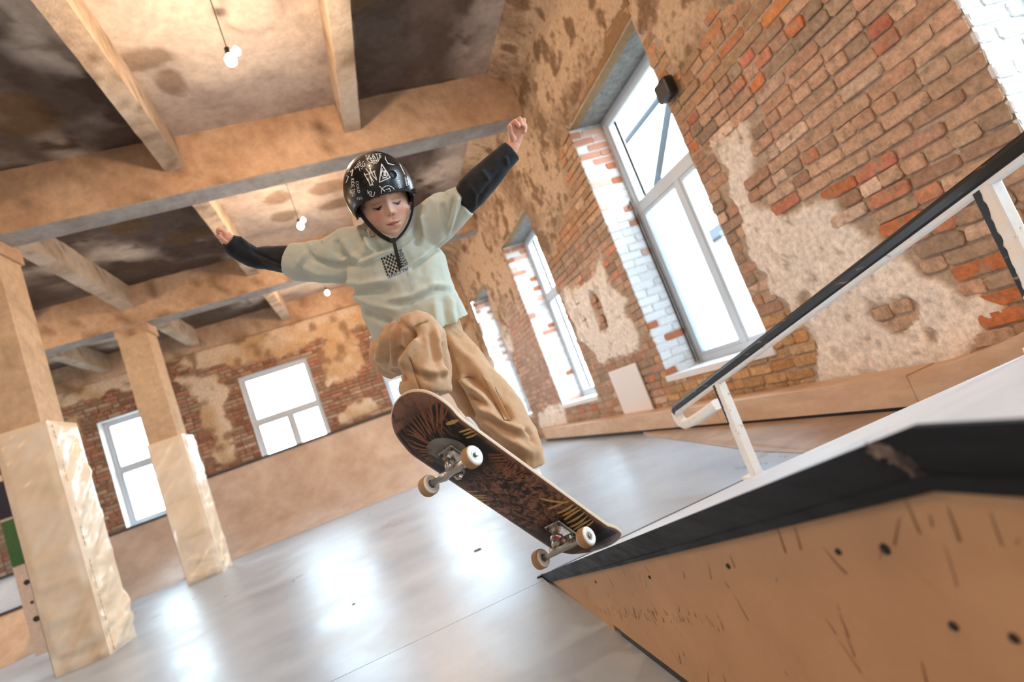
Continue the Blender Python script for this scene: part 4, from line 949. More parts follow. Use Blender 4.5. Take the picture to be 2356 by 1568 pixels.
def truck(x, s, red, lab):
    "s = +1 when the kingpin points towards +x"
    t = empty('truck', (0, 0, 0), label=lab, parent=sb)
    A = -.0; Z = -.0
    bp = MB(); bp.rbox(x-.040, x+.040, -.027, .027, -.0065, -.0002, .002)
    trapezoid(bp, -.006, -.030, .030, .019, .012, .013, x-.002*s, x+.012*s)       # kingpin housing
    trapezoid(bp, -.006, -.026, .012, .016, .008, .010, x-.022*s, x-.026*s)       # pivot cup post
    for yy in (-.013, .013):
        bp.add([(x-.02*s, yy, -.006), (x+.02*s, yy, -.006), (x+.008*s, yy, -.026), (x-.02*s, yy, -.022), (x-.02*s, yy+.004, -.006), (x+.02*s, yy+.004, -.006), (x+.008*s, yy+.004, -.026), (x-.02*s, yy+.004, -.022)], [(0, 1, 2, 3), (4, 7, 6, 5), (0, 3, 7, 4), (1, 5, 6, 2), (3, 2, 6, 7)])
    blink('baseplate', bp, M['alu'], t, smooth=False)
    bo = MB()
    for bx_ in (-.031, .031):
        for by_ in (-.0205, .0205): bo.lathe([(.0038, 0), (.0038, -.004), (.002, -.005), (0, -.005)], Matrix.Translation((x+bx_, by_, -.0064)), 8)
    blink('bolt', bo, M['darksteel'], t, kind='stuff')
    # kingpin axis leans outwards
    ang = math.radians(24)*s; K = Matrix.Translation((x+.010*s, 0, -.028))@Matrix.Rotation(math.pi+(-ang), 4, 'Y')
    kp = MB(); kp.lathe([(.0045, -.004), (.0045, .032), (0, .034)], K, 12); kp.lathe([(.0085, .0235), (.0085, .030), (.006, .032)], K, 6); blink('kingpin', kp, M['alu'], t)
    bs = MB(); bs.lathe([(.0130, -.002), (.0155, .003), (.0155, .006), (.0135, .0088)], K, 22); bs.lathe([(.0125, .0165), (.0132, .019), (.0105, .0235), (.003, .0236)], K, 22); blink('bushing', bs, M['red'] if red else M['blackrub'], t, smooth=True)
    wsh = MB(); wsh.lathe([(.004, -.0025), (.0145, -.0025), (.0145, -.001), (.004, -.001)], K, 22); wsh.lathe([(.004, .0225), (.0115, .0225), (.0120, .0240), (.004, .0240)], K, 22); blink('washer', wsh, M['alu'], t)
    # hanger: ring round the kingpin, arms widening from the axle tube, pivot nose
    hb = MB(); axx = x-.008*s; az = -.055+.0
    hb.tube([(axx, -.066, az), (axx, .066, az)], .0088, 16)
    stat = [(-.062, .0085, .0085, 0, az), (-.045, .0095, .010, .001, az+.001), (-.028, .0125, .0135, .005, az+.004), (-.016, .0105, .0125, .004, az+.003), (0, .0095, .0120, .003, az+.003), (.016, .0105, .0125, .004, az+.003), (.028, .0125, .0135, .005, az+.004), (.045, .0095, .010, .001, az+.001), (.062, .0085, .0085, 0, az)]
    vs = []; n_ = 14
    for (yy, a, b_, ox, zz) in stat:
        for k in range(n_): t_ = 2*math.pi*k/n_; vs.append((axx+ox*s+a*math.cos(t_), yy, zz+b_*math.sin(t_)))
    fs = [(l*n_+k, l*n_+(k+1) % n_, (l+1)*n_+(k+1) % n_, (l+1)*n_+k) for l in range(len(stat)-1) for k in range(n_)]
    hb.add(vs, fs); hb.tube([(axx, 0, az+.002), (x-.026*s, 0, -.026)], [.011, .0055], 12)
    for sg in (-1, 1): hb.tube([(axx, sg*.026, az+.002), tuple(K@Vector((.0, sg*.0145, .0125)))], [.0085, .0052], 10)
    hb.lathe([(.0105, .0085), (.0175, .0085), (.0178, .0165), (.0105, .0165)], K, 26)
    blink('hanger', hb, M['alu'], t, smooth=True)
    ax_ = MB(); ax_.tube([(axx, -.1035, az), (axx, .1035, az)], .004, 12); ax_.obj
    for sg in (-1, 1): ax_.lathe([(.0068, 0), (.0068, .005), (.004, .006)], Matrix.Translation((axx, sg*.0965, az))@Matrix.Rotation(-sg*math.pi/2, 4, 'X'), 6)
    blink('axle', ax_, M['axle'], t)
    for sg in (-1, 1):
        W = Matrix.Translation((axx, sg*.0845, az))@Matrix.Rotation(-sg*math.pi/2, 4, 'X')
        wm = MB(); wm.lathe([(.0115, .0125), (.0185, .0155), (.0215, .0158), (.0245, .0125), (.0262, .0085), (.0262, -.0085), (.0245, -.0125), (.0215, -.0158), (.0185, -.0155), (.0115, -.0125)], W, 48)
        wo = blink('wheel', wm, M['ureth'], None, smooth=True, label='cream skateboard wheel, %s truck, %s side' % ('front' if x < 0 else 'rear', 'far' if sg > 0 else 'near'))
        tr = MB(); tr.lathe([(.0250, .0118), (.02645, .0085), (.02645, -.0085), (.0250, -.0118)], W, 48); 
        # tread ring sits just proud of the wheel
        me = tr.mesh('tread'); me.materials.append(M['ureth2']); me.polygons.foreach_set('use_smooth', [True]*len(me.polygons)); o = bpy.data.objects.new('tread', me); COL.objects.link(o); o.parent = wo; o['label'] = 'dusty tan tread of the wheel'
        be = MB(); be.lathe([(.0045, .0135), (.0108, .0135), (.0112, .0125)], W, 28); be.lathe([(.0045, -.0135), (.0108, -.0135), (.0112, -.0125)], W, 28); be.lathe([(.0113, .0124), (.0113, -.0124)], W, 28)
        me = be.mesh('bearing'); me.materials.append(M['bear']); o = bpy.data.objects.new('bearing', me); COL.objects.link(o); o.parent = wo
truck(-WB2, 1, False, 'front truck with black bushings'); truck(WB2, -1, True, 'rear truck with red bushings')
# ================================================================== THE SKATER
def loft(st, n=28, cap=True, power=2.0):
    "st: stations (px, py, t, half width in px, depth ratio). rings perpendicular to the path, in plane + depth; returns MB"
    mb = MB(); C = [Vector(at(s[0], s[1], s[2])) for s in st]; R = len(st); vs = []
    F = Vector(CF)
    for i, s in enumerate(st):
        a = C[max(i-1, 0)]; b = C[min(i+1, R-1)]; t = (b-a).normalized()
        w = s[3]*s[2]/FPX; side = t.cross(F)
        if side.length < .15: side = Vector(CR)
        side.normalize(); dep = side.cross(t).normalized(); d = w*s[4]
        sh = s[5] if len(s) > 5 else 0
        for k in range(n):
            an = 2*math.pi*k/n; c, q = math.cos(an), math.sin(an)
            c = math.copysign(abs(c)**(2/power), c); q = math.copysign(abs(q)**(2/power), q)
            vs.append(C[i]+side*(w*c)+dep*(d*q)+t*(sh*c*w))
    fs = [(i*n+k, i*n+(k+1) % n, (i+1)*n+(k+1) % n, (i+1)*n+k) for i in range(R-1) for k in range(n)]
    if cap:
        for e, c in ((0, C[0]), (R-1, C[-1])):
            vs.append(c); ci = len(vs)-1
            for k in range(n): fs.append((ci, e*n+(k+1) % n, e*n+k) if e == 0 else (ci, e*n+k, e*n+(k+1) % n))
    mb.add(vs, fs); return mb
def resample(st, k=5):
    "Catmull-Rom through the stations"
    P = np.array([list(s)+[0]*(6-len(s)) for s in st], float); out = []
    n = len(P)
    for i in range(n-1):
        p0, p1, p2, p3 = P[max(i-1, 0)], P[i], P[i+1], P[min(i+2, n-1)]
        for j in range(k):
            t = j/k; out.append(.5*((2*p1)+(-p0+p2)*t+(2*p0-5*p1+4*p2-p3)*t*t+(-p0+3*p1-3*p2+p3)*t**3))
    out.append(P[-1]); return [tuple(q) for q in out]
def ball(c, r, n=24, sc=(1, 1, 1), Rm=None):
    mb = MB(); prof = [(math.sin(math.pi*i/n)*1, -math.cos(math.pi*i/n)) for i in range(n+1)]; prof[0] = (1e-7, -1); prof[-1] = (1e-7, 1)
    mb.lathe(prof, None, n*2); P = np.array(mb.v)*np.array(sc)*r
    if Rm is not None: P = P@np.array(Rm).T
    mb.v = [tuple(p+np.array(c)) for p in P]; return mb
def orient(mb):
    "make every closed loft outward facing"
    me = mb.mesh('tmp'); bm = bmesh.new(); bm.from_mesh(me); bmesh.ops.recalc_face_normals(bm, faces=bm.faces[:]); bm.to_mesh(me); bm.free(); return me
def fuse(parts, voxel, smooth=4, name='fused'):
    bm = bmesh.new()
    for p in parts:
        me = orient(p); bm.from_mesh(me); bpy.data.meshes.remove(me)
    me = bpy.data.meshes.new(name+'_src'); bm.to_mesh(me); bm.free()
    o = bpy.data.objects.new(name+'_src', me); COL.objects.link(o)
    r = o.modifiers.new('r', 'REMESH'); r.mode = 'VOXEL'; r.voxel_size = voxel
    if smooth:
        s = o.modifiers.new('s', 'SMOOTH'); s.factor = .5; s.iterations = smooth
    dg = bpy.context.evaluated_depsgraph_get(); dg.update(); out = bpy.data.meshes.new_from_object(o.evaluated_get(dg)); bpy.data.objects.remove(o); bpy.data.meshes.remove(me)
    out.name = name; return out
def verts(me):
    P = np.empty(len(me.vertices)*3, 'f'); me.vertices.foreach_get('co', P); return P.reshape(-1, 3).astype(float)
def norms(me):
    P = np.empty(len(me.vertices)*3, 'f'); me.vertex_normals.foreach_get('vector', P); return P.reshape(-1, 3).astype(float)
def setv(me, P): me.vertices.foreach_set('co', P.astype('f').ravel()); me.update()
def vcol(me, c):
    a = me.color_attributes.new('col', 'FLOAT_COLOR', 'POINT'); a.data.foreach_set('color', np.c_[c, np.ones(len(c))].astype('f').ravel())
def px_of(P):
    Q = P-CO; z = Q@CF; return 1178+FPX*(Q@CR)/z, 784-FPX*(Q@CU)/z, z
FK = 1.35
def fold(me, lines, extra=None, front=True):
    "press creases into cloth: each line is (pixel polyline, width px, height m)"
    P = verts(me); Nn = norms(me); x, y, z = px_of(P); facing = sstep(.35, -.25, Nn@CF) if front else 1
    d = np.zeros(len(P))
    for pts, w, h in lines:
        best = np.full(len(P), 1e9); tt = np.zeros(len(P)); n = len(pts)-1
        for i in range(n):
            (x0, y0), (x1, y1) = pts[i], pts[i+1]; ex, ey = x1-x0, y1-y0; t = np.clip(((x-x0)*ex+(y-y0)*ey)/(ex*ex+ey*ey), 0, 1)
            q = np.hypot(x-x0-t*ex, y-y0-t*ey); m = q < best; best = np.where(m, q, best); tt = np.where(m, (i+t)/n, tt)
        taper = sstep(0, .18, tt)*sstep(1, .82, tt)*.75+.25
        d += h*np.exp(-(best/w)**2)*taper
    d *= facing
    if extra is not None: d += extra(P, x, y)
    setv(me, P+Nn*(d*FK)[:, None])
sk = empty('person', tuple(at(960, 800, 1.85)), label='child skater in black helmet, pale green tee and tan trousers, mid-air with arms spread', cat='person', kind='thing')
# ---- head frame
HC = Vector(at(885, 472, 1.80))
up0 = Vector(CR)*(-.34)+Vector(CU)*.94; up0.normalize()
fwd = -Vector(CF); fwd = (fwd-up0*fwd.dot(up0)).normalized(); rgt = up0.cross(fwd)*-1  # image-right
rgt = fwd.cross(up0); rgt = rgt if rgt.dot(Vector(CR)) > 0 else -rgt
def rot_about(v, ax, a): return Matrix.Rotation(a, 3, ax)@v
yaw = math.radians(14); pit = math.radians(14)
fwd2 = (fwd*math.cos(yaw)+rgt*math.sin(yaw)); rgt2 = (rgt*math.cos(yaw)-fwd*math.sin(yaw))
fwd3 = (fwd2*math.cos(pit)-up0*math.sin(pit)); up3 = (up0*math.cos(pit)+fwd2*math.sin(pit))
HX_, HY_, HZ_ = rgt2, fwd3, up3     # head axes: image-right, face forward, crown up
HM = np.array([HX_, HY_, HZ_]).T; HCn = np.array(HC)
def h2w(p): return HCn+np.asarray(p)@HM.T
def w2h(P): return (np.asarray(P)-HCn)@HM
def head_mesh():
    n = 150; th = np.linspace(0, math.pi, n+1); ph = np.linspace(0, 2*math.pi, 2*n, endpoint=False)
    T_, P_ = np.meshgrid(th, ph, indexing='ij'); sx = np.sin(T_)*np.cos(P_); sy = np.sin(T_)*np.sin(P_); sz = np.cos(T_)
    z = np.where(sz > 0, sz*.104, -np.abs(sz)**.92*.140); fr = sstep(-.1, .6, sy)
    low = sstep(.0, -.143, z)
    wx = 1-.31*low**1.3-.08*sstep(-.095, -.14, z); wy = np.where(sy > 0, 1-.06*low, 1-.55*sstep(0, -.12, z))
    x = sx*.0735*wx; y = np.where(sy > 0, sy*.084, sy*.098)*wy
    y = y-.004*fr*sstep(.02, .05, np.abs(x))
    def G(cx_, cz, wx_, wz): return np.exp(-((x-cx_)/wx_)**2-((z-cz)/wz)**2)*fr
    ax = np.abs(x)
    def S(cx_, cz, wx_, wz): return np.exp(-((ax-cx_)/wx_)**2-((z-cz)/wz)**2)*fr
    # nose
    t = np.clip((.012-z)/.044, 0, 1); ridge = np.exp(-(x/(.0075+.004*t))**2)*sstep(.018, .0, z)*sstep(-.0400, -.0320, z)*(.006+.0155*t**1.4); y = y+ridge*fr
    y += .0055*S(.0105, -.0305, .0052, .0048)                 # nostril wings
    y += -.0025*S(.0065, -.0372, .003, .0022)
    y += -.0085*S(.031, .004, .014, .0105)                    # sockets
    y += .0062*S(.0305, .001, .0115, .0080)                   # eyeball bulge
    y += .0040*S(.030, .024, .02, .007)                       # brows
    y += .0035*G(0, .02, .012, .012)
    y += .0058*S(.040, -.028, .02, .018)                      # cheeks
    y += -.0022*G(0, -.049, .004, .006)                       # philtrum
    y += .0052*G(0, -.0585, .018, .0042)+.0062*G(0, -.0690, .0150, .0048)-.0055*G(0, -.0635, .021, .0017)-.003*S(.023, -.0635, .004, .004)
    y += -.0045*G(0, -.081, .018, .006)+.0110*G(0, -.115, .020, .016)
    v = np.stack([x, y, z], -1).reshape(-1, 3); N2 = 2*n
    m = MB(); m.v = [tuple(p) for p in h2w(v)]
    for i in range(n):
        for k in range(N2):
            m.f.append((i*N2+k, i*N2+(k+1) % N2, (i+1)*N2+(k+1) % N2, (i+1)*N2+k))
    return m
def ear(sg):
    c = h2w((sg*.0735, -.010, -.006)); b = ball((0, 0, 0), 1, 14, (.007, .017, .028)); P = np.array(b.v)
    inner = np.exp(-((P[:, 1]/.008)**2+(P[:, 2]/.015)**2))*(P[:, 0]*sg > 0); P[:, 0] -= inner*.006*sg
    a = math.radians(22)*sg; P = np.c_[P[:, 0]*math.cos(a)-P[:, 1]*math.sin(a)*1, P[:, 0]*math.sin(a)+P[:, 1]*math.cos(a), P[:, 2]]
    b.v = [tuple(q) for q in (P@HM.T+c)]; return b
def chain(pts, rads, n=14):
    "finger or limb chain between world points, ball ended"
    m = [MB().tube(pts, rads, n)]; m.append(ball(pts[-1], rads[-1]*1.0, 10)); m.append(ball(pts[0], rads[0], 10)); return m
def finger(base, d0, bend_ax, lens, angs, r0, taper=.86):
    p = Vector(base); d = Vector(d0).normalized(); pts = [p.copy()]; rad = [r0]; r = r0
    for L_, a in zip(lens, angs):
        d = Matrix.Rotation(a, 3, bend_ax)@d; p = p+d*L_; pts.append(p.copy()); r *= taper; rad.append(r)
    out = []
    for i in range(len(pts)-1): out += [MB().tube([pts[i], pts[i+1]], [rad[i], rad[i+1]], 12), ball(pts[i+1], rad[i+1]*1.02, 8)]
    return out, pts
skin = [head_mesh(), ear(1), ear(-1)]
skin.append(loft(resample([(888, 505, 1.84, 30, 1.0), (892, 540, 1.86, 28, 1.0), (898, 568, 1.872, 27, .8)]), 24))
# torso, arms and legs under the clothes
skin.append(loft(resample([(898, 552, 1.868, 34, .7), (908, 592, 1.865, 84, .5), (920, 640, 1.86, 84, .62), (945, 710, 1.87, 70, .6), (962, 775, 1.88, 74, .55), (970, 810, 1.88, 62, .55)])))
def limb(*st): return loft(resample(st), 20)
skin += [limb((835, 570, 1.87, 30, .9), (760, 592, 1.89, 24, 1), (690, 598, 1.915, 19, 1), (606, 594, 1.95, 13, 1)), limb((606, 595, 1.95, 13, 1), (572, 584, 1.92, 13, 1), (540, 563, 1.88, 12, .9), (527, 553, 1.862, 11, .8)),
         limb((965, 535, 1.86, 32, .8), (1020, 500, 1.83, 22, .9), (1078, 450, 1.805, 21, 1), (1112, 412, 1.80, 20, 1)), limb((1112, 412, 1.80, 21, 1), (1150, 372, 1.80, 19, 1), (1176, 345, 1.80, 15, .9), (1183, 330, 1.80, 13.5, .8)),
         limb((930, 795, 1.87, 36, .9), (948, 782, 1.74, 34, .9), (966, 775, 1.64, 30, .9)), limb((968, 775, 1.63, 28, .9), (975, 830, 1.60, 26, 1), (980, 885, 1.57, 22, 1), (984, 925, 1.535, 19, 1)),
         limb((1000, 810, 1.88, 34, .9), (1055, 860, 1.83, 30, 1), (1108, 918, 1.785, 27, 1)), limb((1108, 918, 1.785, 26, 1), (1160, 985, 1.76, 24, 1), (1200, 1040, 1.73, 22, 1), (1218, 1075, 1.69, 22, 1))]
# hands. image right hand: raised, palm half turned, fingers together and curled in
def P3(x, y, t): return Vector(at(x, y, t))
skin.append(loft(resample([(1181, 338, 1.80, 12, .8), (1185, 322, 1.80, 15, .7), (1188, 304, 1.797, 18.5, .55), (1190, 288, 1.795, 18, .5)]), 20))
wr, kn = P3(1182, 335, 1.80), P3(1190, 287, 1.795); hd = (kn-wr).normalized(); fwdc = -Vector(CF); hs = hd.cross(fwdc).normalized()
for q in (((1181, 304, 1.792), (1176, 287, 1.778), (1185, 278.5, 1.766), (1193, 289, 1.768)), ((1188, 298, 1.796), (1187, 280, 1.786), (1196, 273, 1.774), (1200, 286, 1.773)), ((1196, 296, 1.80), (1199, 277, 1.795), (1205, 276, 1.784), (1206, 291, 1.781)), ((1201, 299, 1.805), (1205, 284, 1.80), (1208.5, 290, 1.792), (1206.5, 303, 1.788))):
    p_ = [P3(*a) for a in q]
    for i in range(3): skin += [MB().tube([p_[i], p_[i+1]], [.0086-.0007*i, .0086-.0007*(i+1)], 12), ball(p_[i+1], .0088-.0007*(i+1), 8)]
p_ = [P3(1182, 322, 1.79), P3(1175, 306, 1.775), P3(1173, 291, 1.765)]
for i in range(2): skin += [MB().tube([p_[i], p_[i+1]], [.0100-.0010*i, .0100-.0010*(i+1)], 12), ball(p_[i+1], .0100-.0010*(i+1), 8)]
# image left hand: only thumb and curled fingers come out of the sleeve
skin.append(loft(resample([(530, 553, 1.86, 13, .8), (521, 547, 1.855, 15, .7), (514, 543, 1.85, 14, .6)]), 18))
for (x0, y0, x1, y1, x2, y2, x3, y3, t_, r_) in ((519, 540, 513, 531, 505, 528, 500, 533, 1.845, .0072), (521, 538, 515, 528.5, 506, 525.5, 500.5, 529, 1.86, .0072), (517, 544, 508, 540, 503, 536, 501, 540, 1.875, .0068), (516, 548, 507, 546, 503, 543, 503, 547, 1.89, .006)):
    q = [P3(x0, y0, t_), P3(x1, y1, t_-.004), P3(x2, y2, t_-.006), P3(x3, y3, t_-.004)]
    for i in range(3): skin += [MB().tube([q[i], q[i+1]], [r_*(1-.08*i), r_*(1-.08*(i+1))], 12), ball(q[i+1], r_*(1-.08*(i+1)), 8)]
q = [P3(521, 556, 1.835), P3(514, 554, 1.822), P3(509, 548, 1.815), P3(506.5, 543, 1.815)]
for i in range(3): skin += [MB().tube([q[i], q[i+1]], [.0085*(1-.06*i), .0085*(1-.06*(i+1))], 12), ball(q[i+1], .0085*(1-.06*(i+1)), 8)]
body = fuse(skin, .0021, 2, 'body')
P = verts(body); h = w2h(P); x, y, z = h.T; ax = np.abs(x)
inhead = (np.abs(x) < .1) & (z > -.12) & (z < .12) & (np.abs(y) < .13); front = (y > .03) & inhead
c = np.tile(np.array(lin('e3b59c')), (len(P), 1)); nz = fbm(P, 60, 3)
def blend(col, w): 
    global c
    c = c*(1-w[:, None])+np.array(lin(col))*w[:, None]
g2 = lambda cx_, cz, wx_, wz: np.exp(-((ax-cx_)/wx_)**2-((z-cz)/wz)**2)*front
blend('d98472', g2(.040, -.028, .020, .016)*.55); blend('d4826e', g2(0, -.034, .012, .007)*.5)
blend('c25a55', sstep(.9, .5, np.hypot(x/.0235, (z+.0640)/(.0098-.004*np.clip(ax/.022, 0, 1))))*front*.85)
blend('5d2420', np.exp(-((z+.0635+.0012*np.cos(x/.02*3))/.0017)**2)*sstep(.0235, .018, ax)*front*.85)
arc = .024+.004*np.cos(np.clip((ax-.031)/.018, -1, 1)*1.5); blend('7d5540', np.exp(-((z-arc)/.0038)**2)*sstep(.012, .017, ax)*sstep(.050, .042, ax)*front*.85)
lid = -.0045-.0035*np.cos(np.clip((ax-.031)/.014, -1, 1)*1.57)+.0006; inx = sstep(.0150, .0180, ax)*sstep(.0475, .0440, ax)
blend('2a1512', np.exp(-((z-lid)/.0030)**2)*inx*front*.97); blend('b4705c', np.exp(-((z-.0068)/.0020)**2)*inx*front*.55)
blend('b77a68', np.exp(-((z+.0125)/.003)**2)*inx*front*.4); blend('4d1d18', np.exp(-((ax-.0062)/.0027)**2-((z+.0378)/.0019)**2)*front*.9)
blend('c98273', (sstep(.45, .75, nz)*.15)); hand = ~inhead; blend('d98f74', hand*.45)
er = sstep(.070, .076, ax)*inhead*(z < .04)*(z > -.05); blend('d4796a', er*.6)
vcol(body, c)
M['skin'] = material('skin', src='attr', rough=.5, var=.04, scale=80, bump=.0002, bscale=700, spec=.4)
M['skin'].node_tree.nodes['Principled BSDF'].inputs['Subsurface Weight'].default_value = .12
M['skin'].node_tree.nodes['Principled BSDF'].inputs['Subsurface Radius'].default_value = (.012, .004, .002)
bo = link('body', body, M['skin'], sk, smooth=True)
# eyes: a sliver of iris between the lowered lids
for sg in (-1, 1):
    e = MB(); vs = []; nn = 12
    for i in range(nn+1):
        t = -1+2*i/nn; xx = sg*.031+.001+t*.0088; yy = 0
        vs += [(xx, 0, -.0048-.0020*(1-t*t)), (xx, 0, -.0062-.0078*(1-t*t))]
    V_ = np.array(vs)
    bvh = BVHTree.FromPolygons([tuple(v) for v in P], [tuple(p.vertices) for p in body.polygons]) if sg == -1 else bvh
    out = []
    for v in V_:
        o_ = Vector(h2w((v[0], .2, v[2]))); hit = bvh.ray_cast(o_, -HY_, .3); out.append(tuple((hit[0] or o_)+HY_*.0006))
    e.add(out, [(2*i, 2*i+2, 2*i+3, 2*i+1) for i in range(nn)]); e.obj('eye', material('eye_dark', lin('241512'), .7), sk)
# hair below the helmet
hr_ = MB(); rr = random.Random(3)
for sg in (1, -1):
    for k in range(170):
        a = rr.uniform(-.035, .045); z0 = rr.uniform(.020, .042); l = rr.uniform(.014, .032)*(1.25 if a < .01 else .8)
        p0 = np.array([sg*(.0745-.9*max(0, a)**1.0*.35), a, z0]); p1 = p0+np.array([sg*.0035, .004+rr.uniform(-.004, .004), -l*.5]); p2 = p1+np.array([-sg*.001, .003+rr.uniform(-.005, .005), -l*.5])
        hr_.tube([Vector(h2w(p)) for p in (p0, p1, p2)], [.0011, .0010, .0003], 4, cap=False)
hr_.obj('hair', material('light_brown_hair', lin('a98a68'), .6), sk, kind='stuff', label='short fair hair showing under the helmet')
# ---- tee
sleeveL = loft(resample([(850, 562, 1.86, 50, .75), (800, 584, 1.87, 62, .70), (755, 597, 1.885, 52, .68), (718, 602, 1.90, 48, .70), (688, 603, 1.905, 45, .76), (664, 598, 1.91, 38, .80)]), 30)
sleeveR = loft(resample([(940, 545, 1.85, 52, .8), (985, 520, 1.84, 54, .72), (1022, 492, 1.82, 50, .70), (1052, 472, 1.81, 41, .78), (1069, 461, 1.80, 36, .86)]), 30)
torso = loft(resample([(899, 555, 1.862, 66, .75), (901, 562, 1.86, 88, .72), (905, 572, 1.855, 98, .68), (912, 612, 1.86, 113, .62), (927, 662, 1.86, 111, .62), (946, 708, 1.86, 108, .62), (962, 742, 1.865, 112, .62), (970, 762, 1.87, 116, .62)], 5), 44, power=2.25)
collar = loft(resample([(895, 549, 1.865, 46, .9), (898, 560, 1.862, 60, .9), (902, 574, 1.858, 76, .85)]), 30)
tee = fuse([sleeveL, sleeveR, torso, collar, ball(at(843, 520, 1.87), .016, 10), ball(at(845, 508, 1.872), .008, 8)], .0042, 5, 'tshirt')
V_, R__ = -.009, .009
FT = [([(956, 485), (960, 520), (966, 550), (950, 562)], 7, -.012), ([(967, 492), (975, 520), (973, 552)], 7, .010), ([(1014, 462), (1022, 500), (1024, 536)], 6, -.009), ([(1058, 448), (1042, 495), (1031, 540)], 7, .009), ([(1045, 445), (1034, 500), (1027, 540)], 6, -.010), ([(1068, 455), (1055, 500), (1035, 545)], 6, -.007),
      ([(815, 612), (860, 592), (905, 566)], 7, .010), ([(822, 600), (862, 580), (900, 556)], 7, -.006), ([(936, 624), (985, 590), (1026, 552)], 5, -.010), ([(936, 614), (985, 580), (1020, 548)], 6, .004),
      ([(890, 702), (945, 692), (1000, 668), (1040, 668)], 6, -.008), ([(880, 692), (945, 680), (1000, 655), (1036, 656)], 7, .006), ([(760, 648), (830, 654), (905, 642)], 8, .008), ([(765, 662), (830, 672), (905, 662)], 9, -.009),
      ([(700, 562), (722, 598), (770, 612), (850, 606)], 8, -.010), ([(695, 612), (730, 630), (790, 636)], 8, .009), ([(728, 560), (700, 590), (684, 612)], 8, .009), ([(772, 545), (775, 575), (795, 596)], 8, -.013), ([(740, 552), (718, 580)], 8, -.008), ([(786, 548), (806, 582), (830, 600)], 7, .010),
      ([(800, 690), (870, 730), (905, 745)], 9, -.010), ([(785, 668), (850, 700), (930, 715)], 9, .006), ([(1020, 680), (1024, 720), (1030, 765)], 8, -.007), ([(1052, 690), (1060, 735), (1066, 765)], 8, -.007), ([(1038, 680), (1044, 730), (1050, 765)], 8, .006), ([(1000, 690), (1003, 760)], 9, .006),
      ([(838, 520), (842, 545), (850, 575)], 6, .010), ([(852, 520), (858, 550), (870, 572)], 6, -.008), ([(846, 560), (875, 574), (915, 566), (950, 545), (962, 510)], 5, -.006), ([(850, 545), (880, 560), (920, 552), (950, 528)], 5, .005),
      ([(1000, 455), (985, 475), (975, 510)], 7, .007), ([(1028, 440), (1016, 458)], 7, -.007)]
fold(tee, FT, lambda P, x, y: (fbm(P*np.array([1, 1, .6]), 14, 3)-.5)*.010+(fbm(P, 50, 2)-.5)*.002)
M['tee'] = material('pale_sage_cotton', lin('c3c8bb'), .85, var=.04, scale=30, bump=.0004, bscale=900, sheen=.15)
teo = link('tshirt', tee, M['tee'], sk, smooth=True, label='pale sage green oversized tee')
tb = BVHTree.FromPolygons([tuple(v) for v in verts(tee)], [tuple(p.vertices) for p in tee.polygons])
def onto(bv, px, py, off=.0012, t0=1.0):
    o_ = Vector(CO); d = (Vector(at(px, py, 1.0))-o_).normalized(); hit = bv.ray_cast(o_+d*.5, d, 3)
    return tuple(hit[0]-d*off) if hit[0] else None
# chest print: chequered square, words along two sides
FONT = {}
def glyphs(s):
    if s not in FONT:
        cu = bpy.data.curves.new('t', 'FONT'); cu.body = s; cu.resolution_u = 3; o = bpy.data.objects.new('t', cu); COL.objects.link(o)
        dg = bpy.context.evaluated_depsgraph_get(); dg.update(); me = bpy.data.meshes.new_from_object(o.evaluated_get(dg)); bpy.data.objects.remove(o)
        bm = bmesh.new(); bm.from_mesh(me); bmesh.ops.triangulate(bm, faces=bm.faces[:])
        for _ in range(2):
            le = [e for e in bm.edges if e.calc_length() > .22]
            if le: bmesh.ops.subdivide_edges(bm, edges=le, cuts=1); bmesh.ops.triangulate(bm, faces=bm.faces[:])
        bm.verts.ensure_lookup_table(); vs = np.array([v.co[:2] for v in bm.verts]); fs = [tuple(v.index for v in f.verts) for f in bm.faces]; bm.free()
        lo, hi = vs.min(0), vs.max(0); FONT[s] = ((vs-lo)/(hi-lo), fs)
    return FONT[s]
def quad(c0, c1, c2, c3, u, v): return tuple((1-u)*(1-v)*np.array(c0)+u*(1-v)*np.array(c1)+u*v*np.array(c2)+(1-u)*v*np.array(c3))
def print_on(mb, corners, vs, fs, bv=tb, off=.0012):
    pts = [onto(bv, *quad(*corners, u, v), off) for u, v in vs]
    if any(p is None for p in pts): return
    mb.add(pts, fs)
SQ = ((876, 592), (913, 575), (940, 619), (892, 641))     # corners: top left, top right, bottom right, bottom left in the photo
pr = MB(); N_ = 7
ck = ((882, 592), (905, 581), (922, 621), (897, 633))
for i in range(6):
    for j in range(8):
        if (i+j) % 2 == 0:
            us = np.linspace(i/6, (i+1)/6, 3); vv = np.linspace(j/8, (j+1)/8, 3)
            print_on(pr, ck, [(a, b) for b in vv for a in us], [(r0*3+c0, r0*3+c0+1, r0*3+c0+4, r0*3+c0+3) for r0 in range(2) for c0 in range(2)])
for j in range(7):     # little bars left of the word and ticks along the other edge
    print_on(pr, ((908, 580), (915, 577), (931, 614), (925, 617)), [(0, j/7), (1, j/7), (1, (j+.55)/7), (0, (j+.55)/7)], [(0, 1, 2, 3)])
    print_on(pr, ((876, 594), (880, 592), (895, 634), (891, 636)), [(0, j/7), (1, j/7), (1, (j+.7)/7), (0, (j+.7)/7)], [(0, 1, 2, 3)])
vs, fs = glyphs('NEVER'); print_on(pr, ((916.5, 577), (938.5, 611), (931.5, 614), (909.5, 580)) and ((924, 573), (940, 609), (932, 613), (916, 577)), [(u, 1-v) for u, v in vs], fs)
pr.obj('chest_print', material('print_black', lin('15171d'), .7), teo, label='black chequered print with the word NEVER')
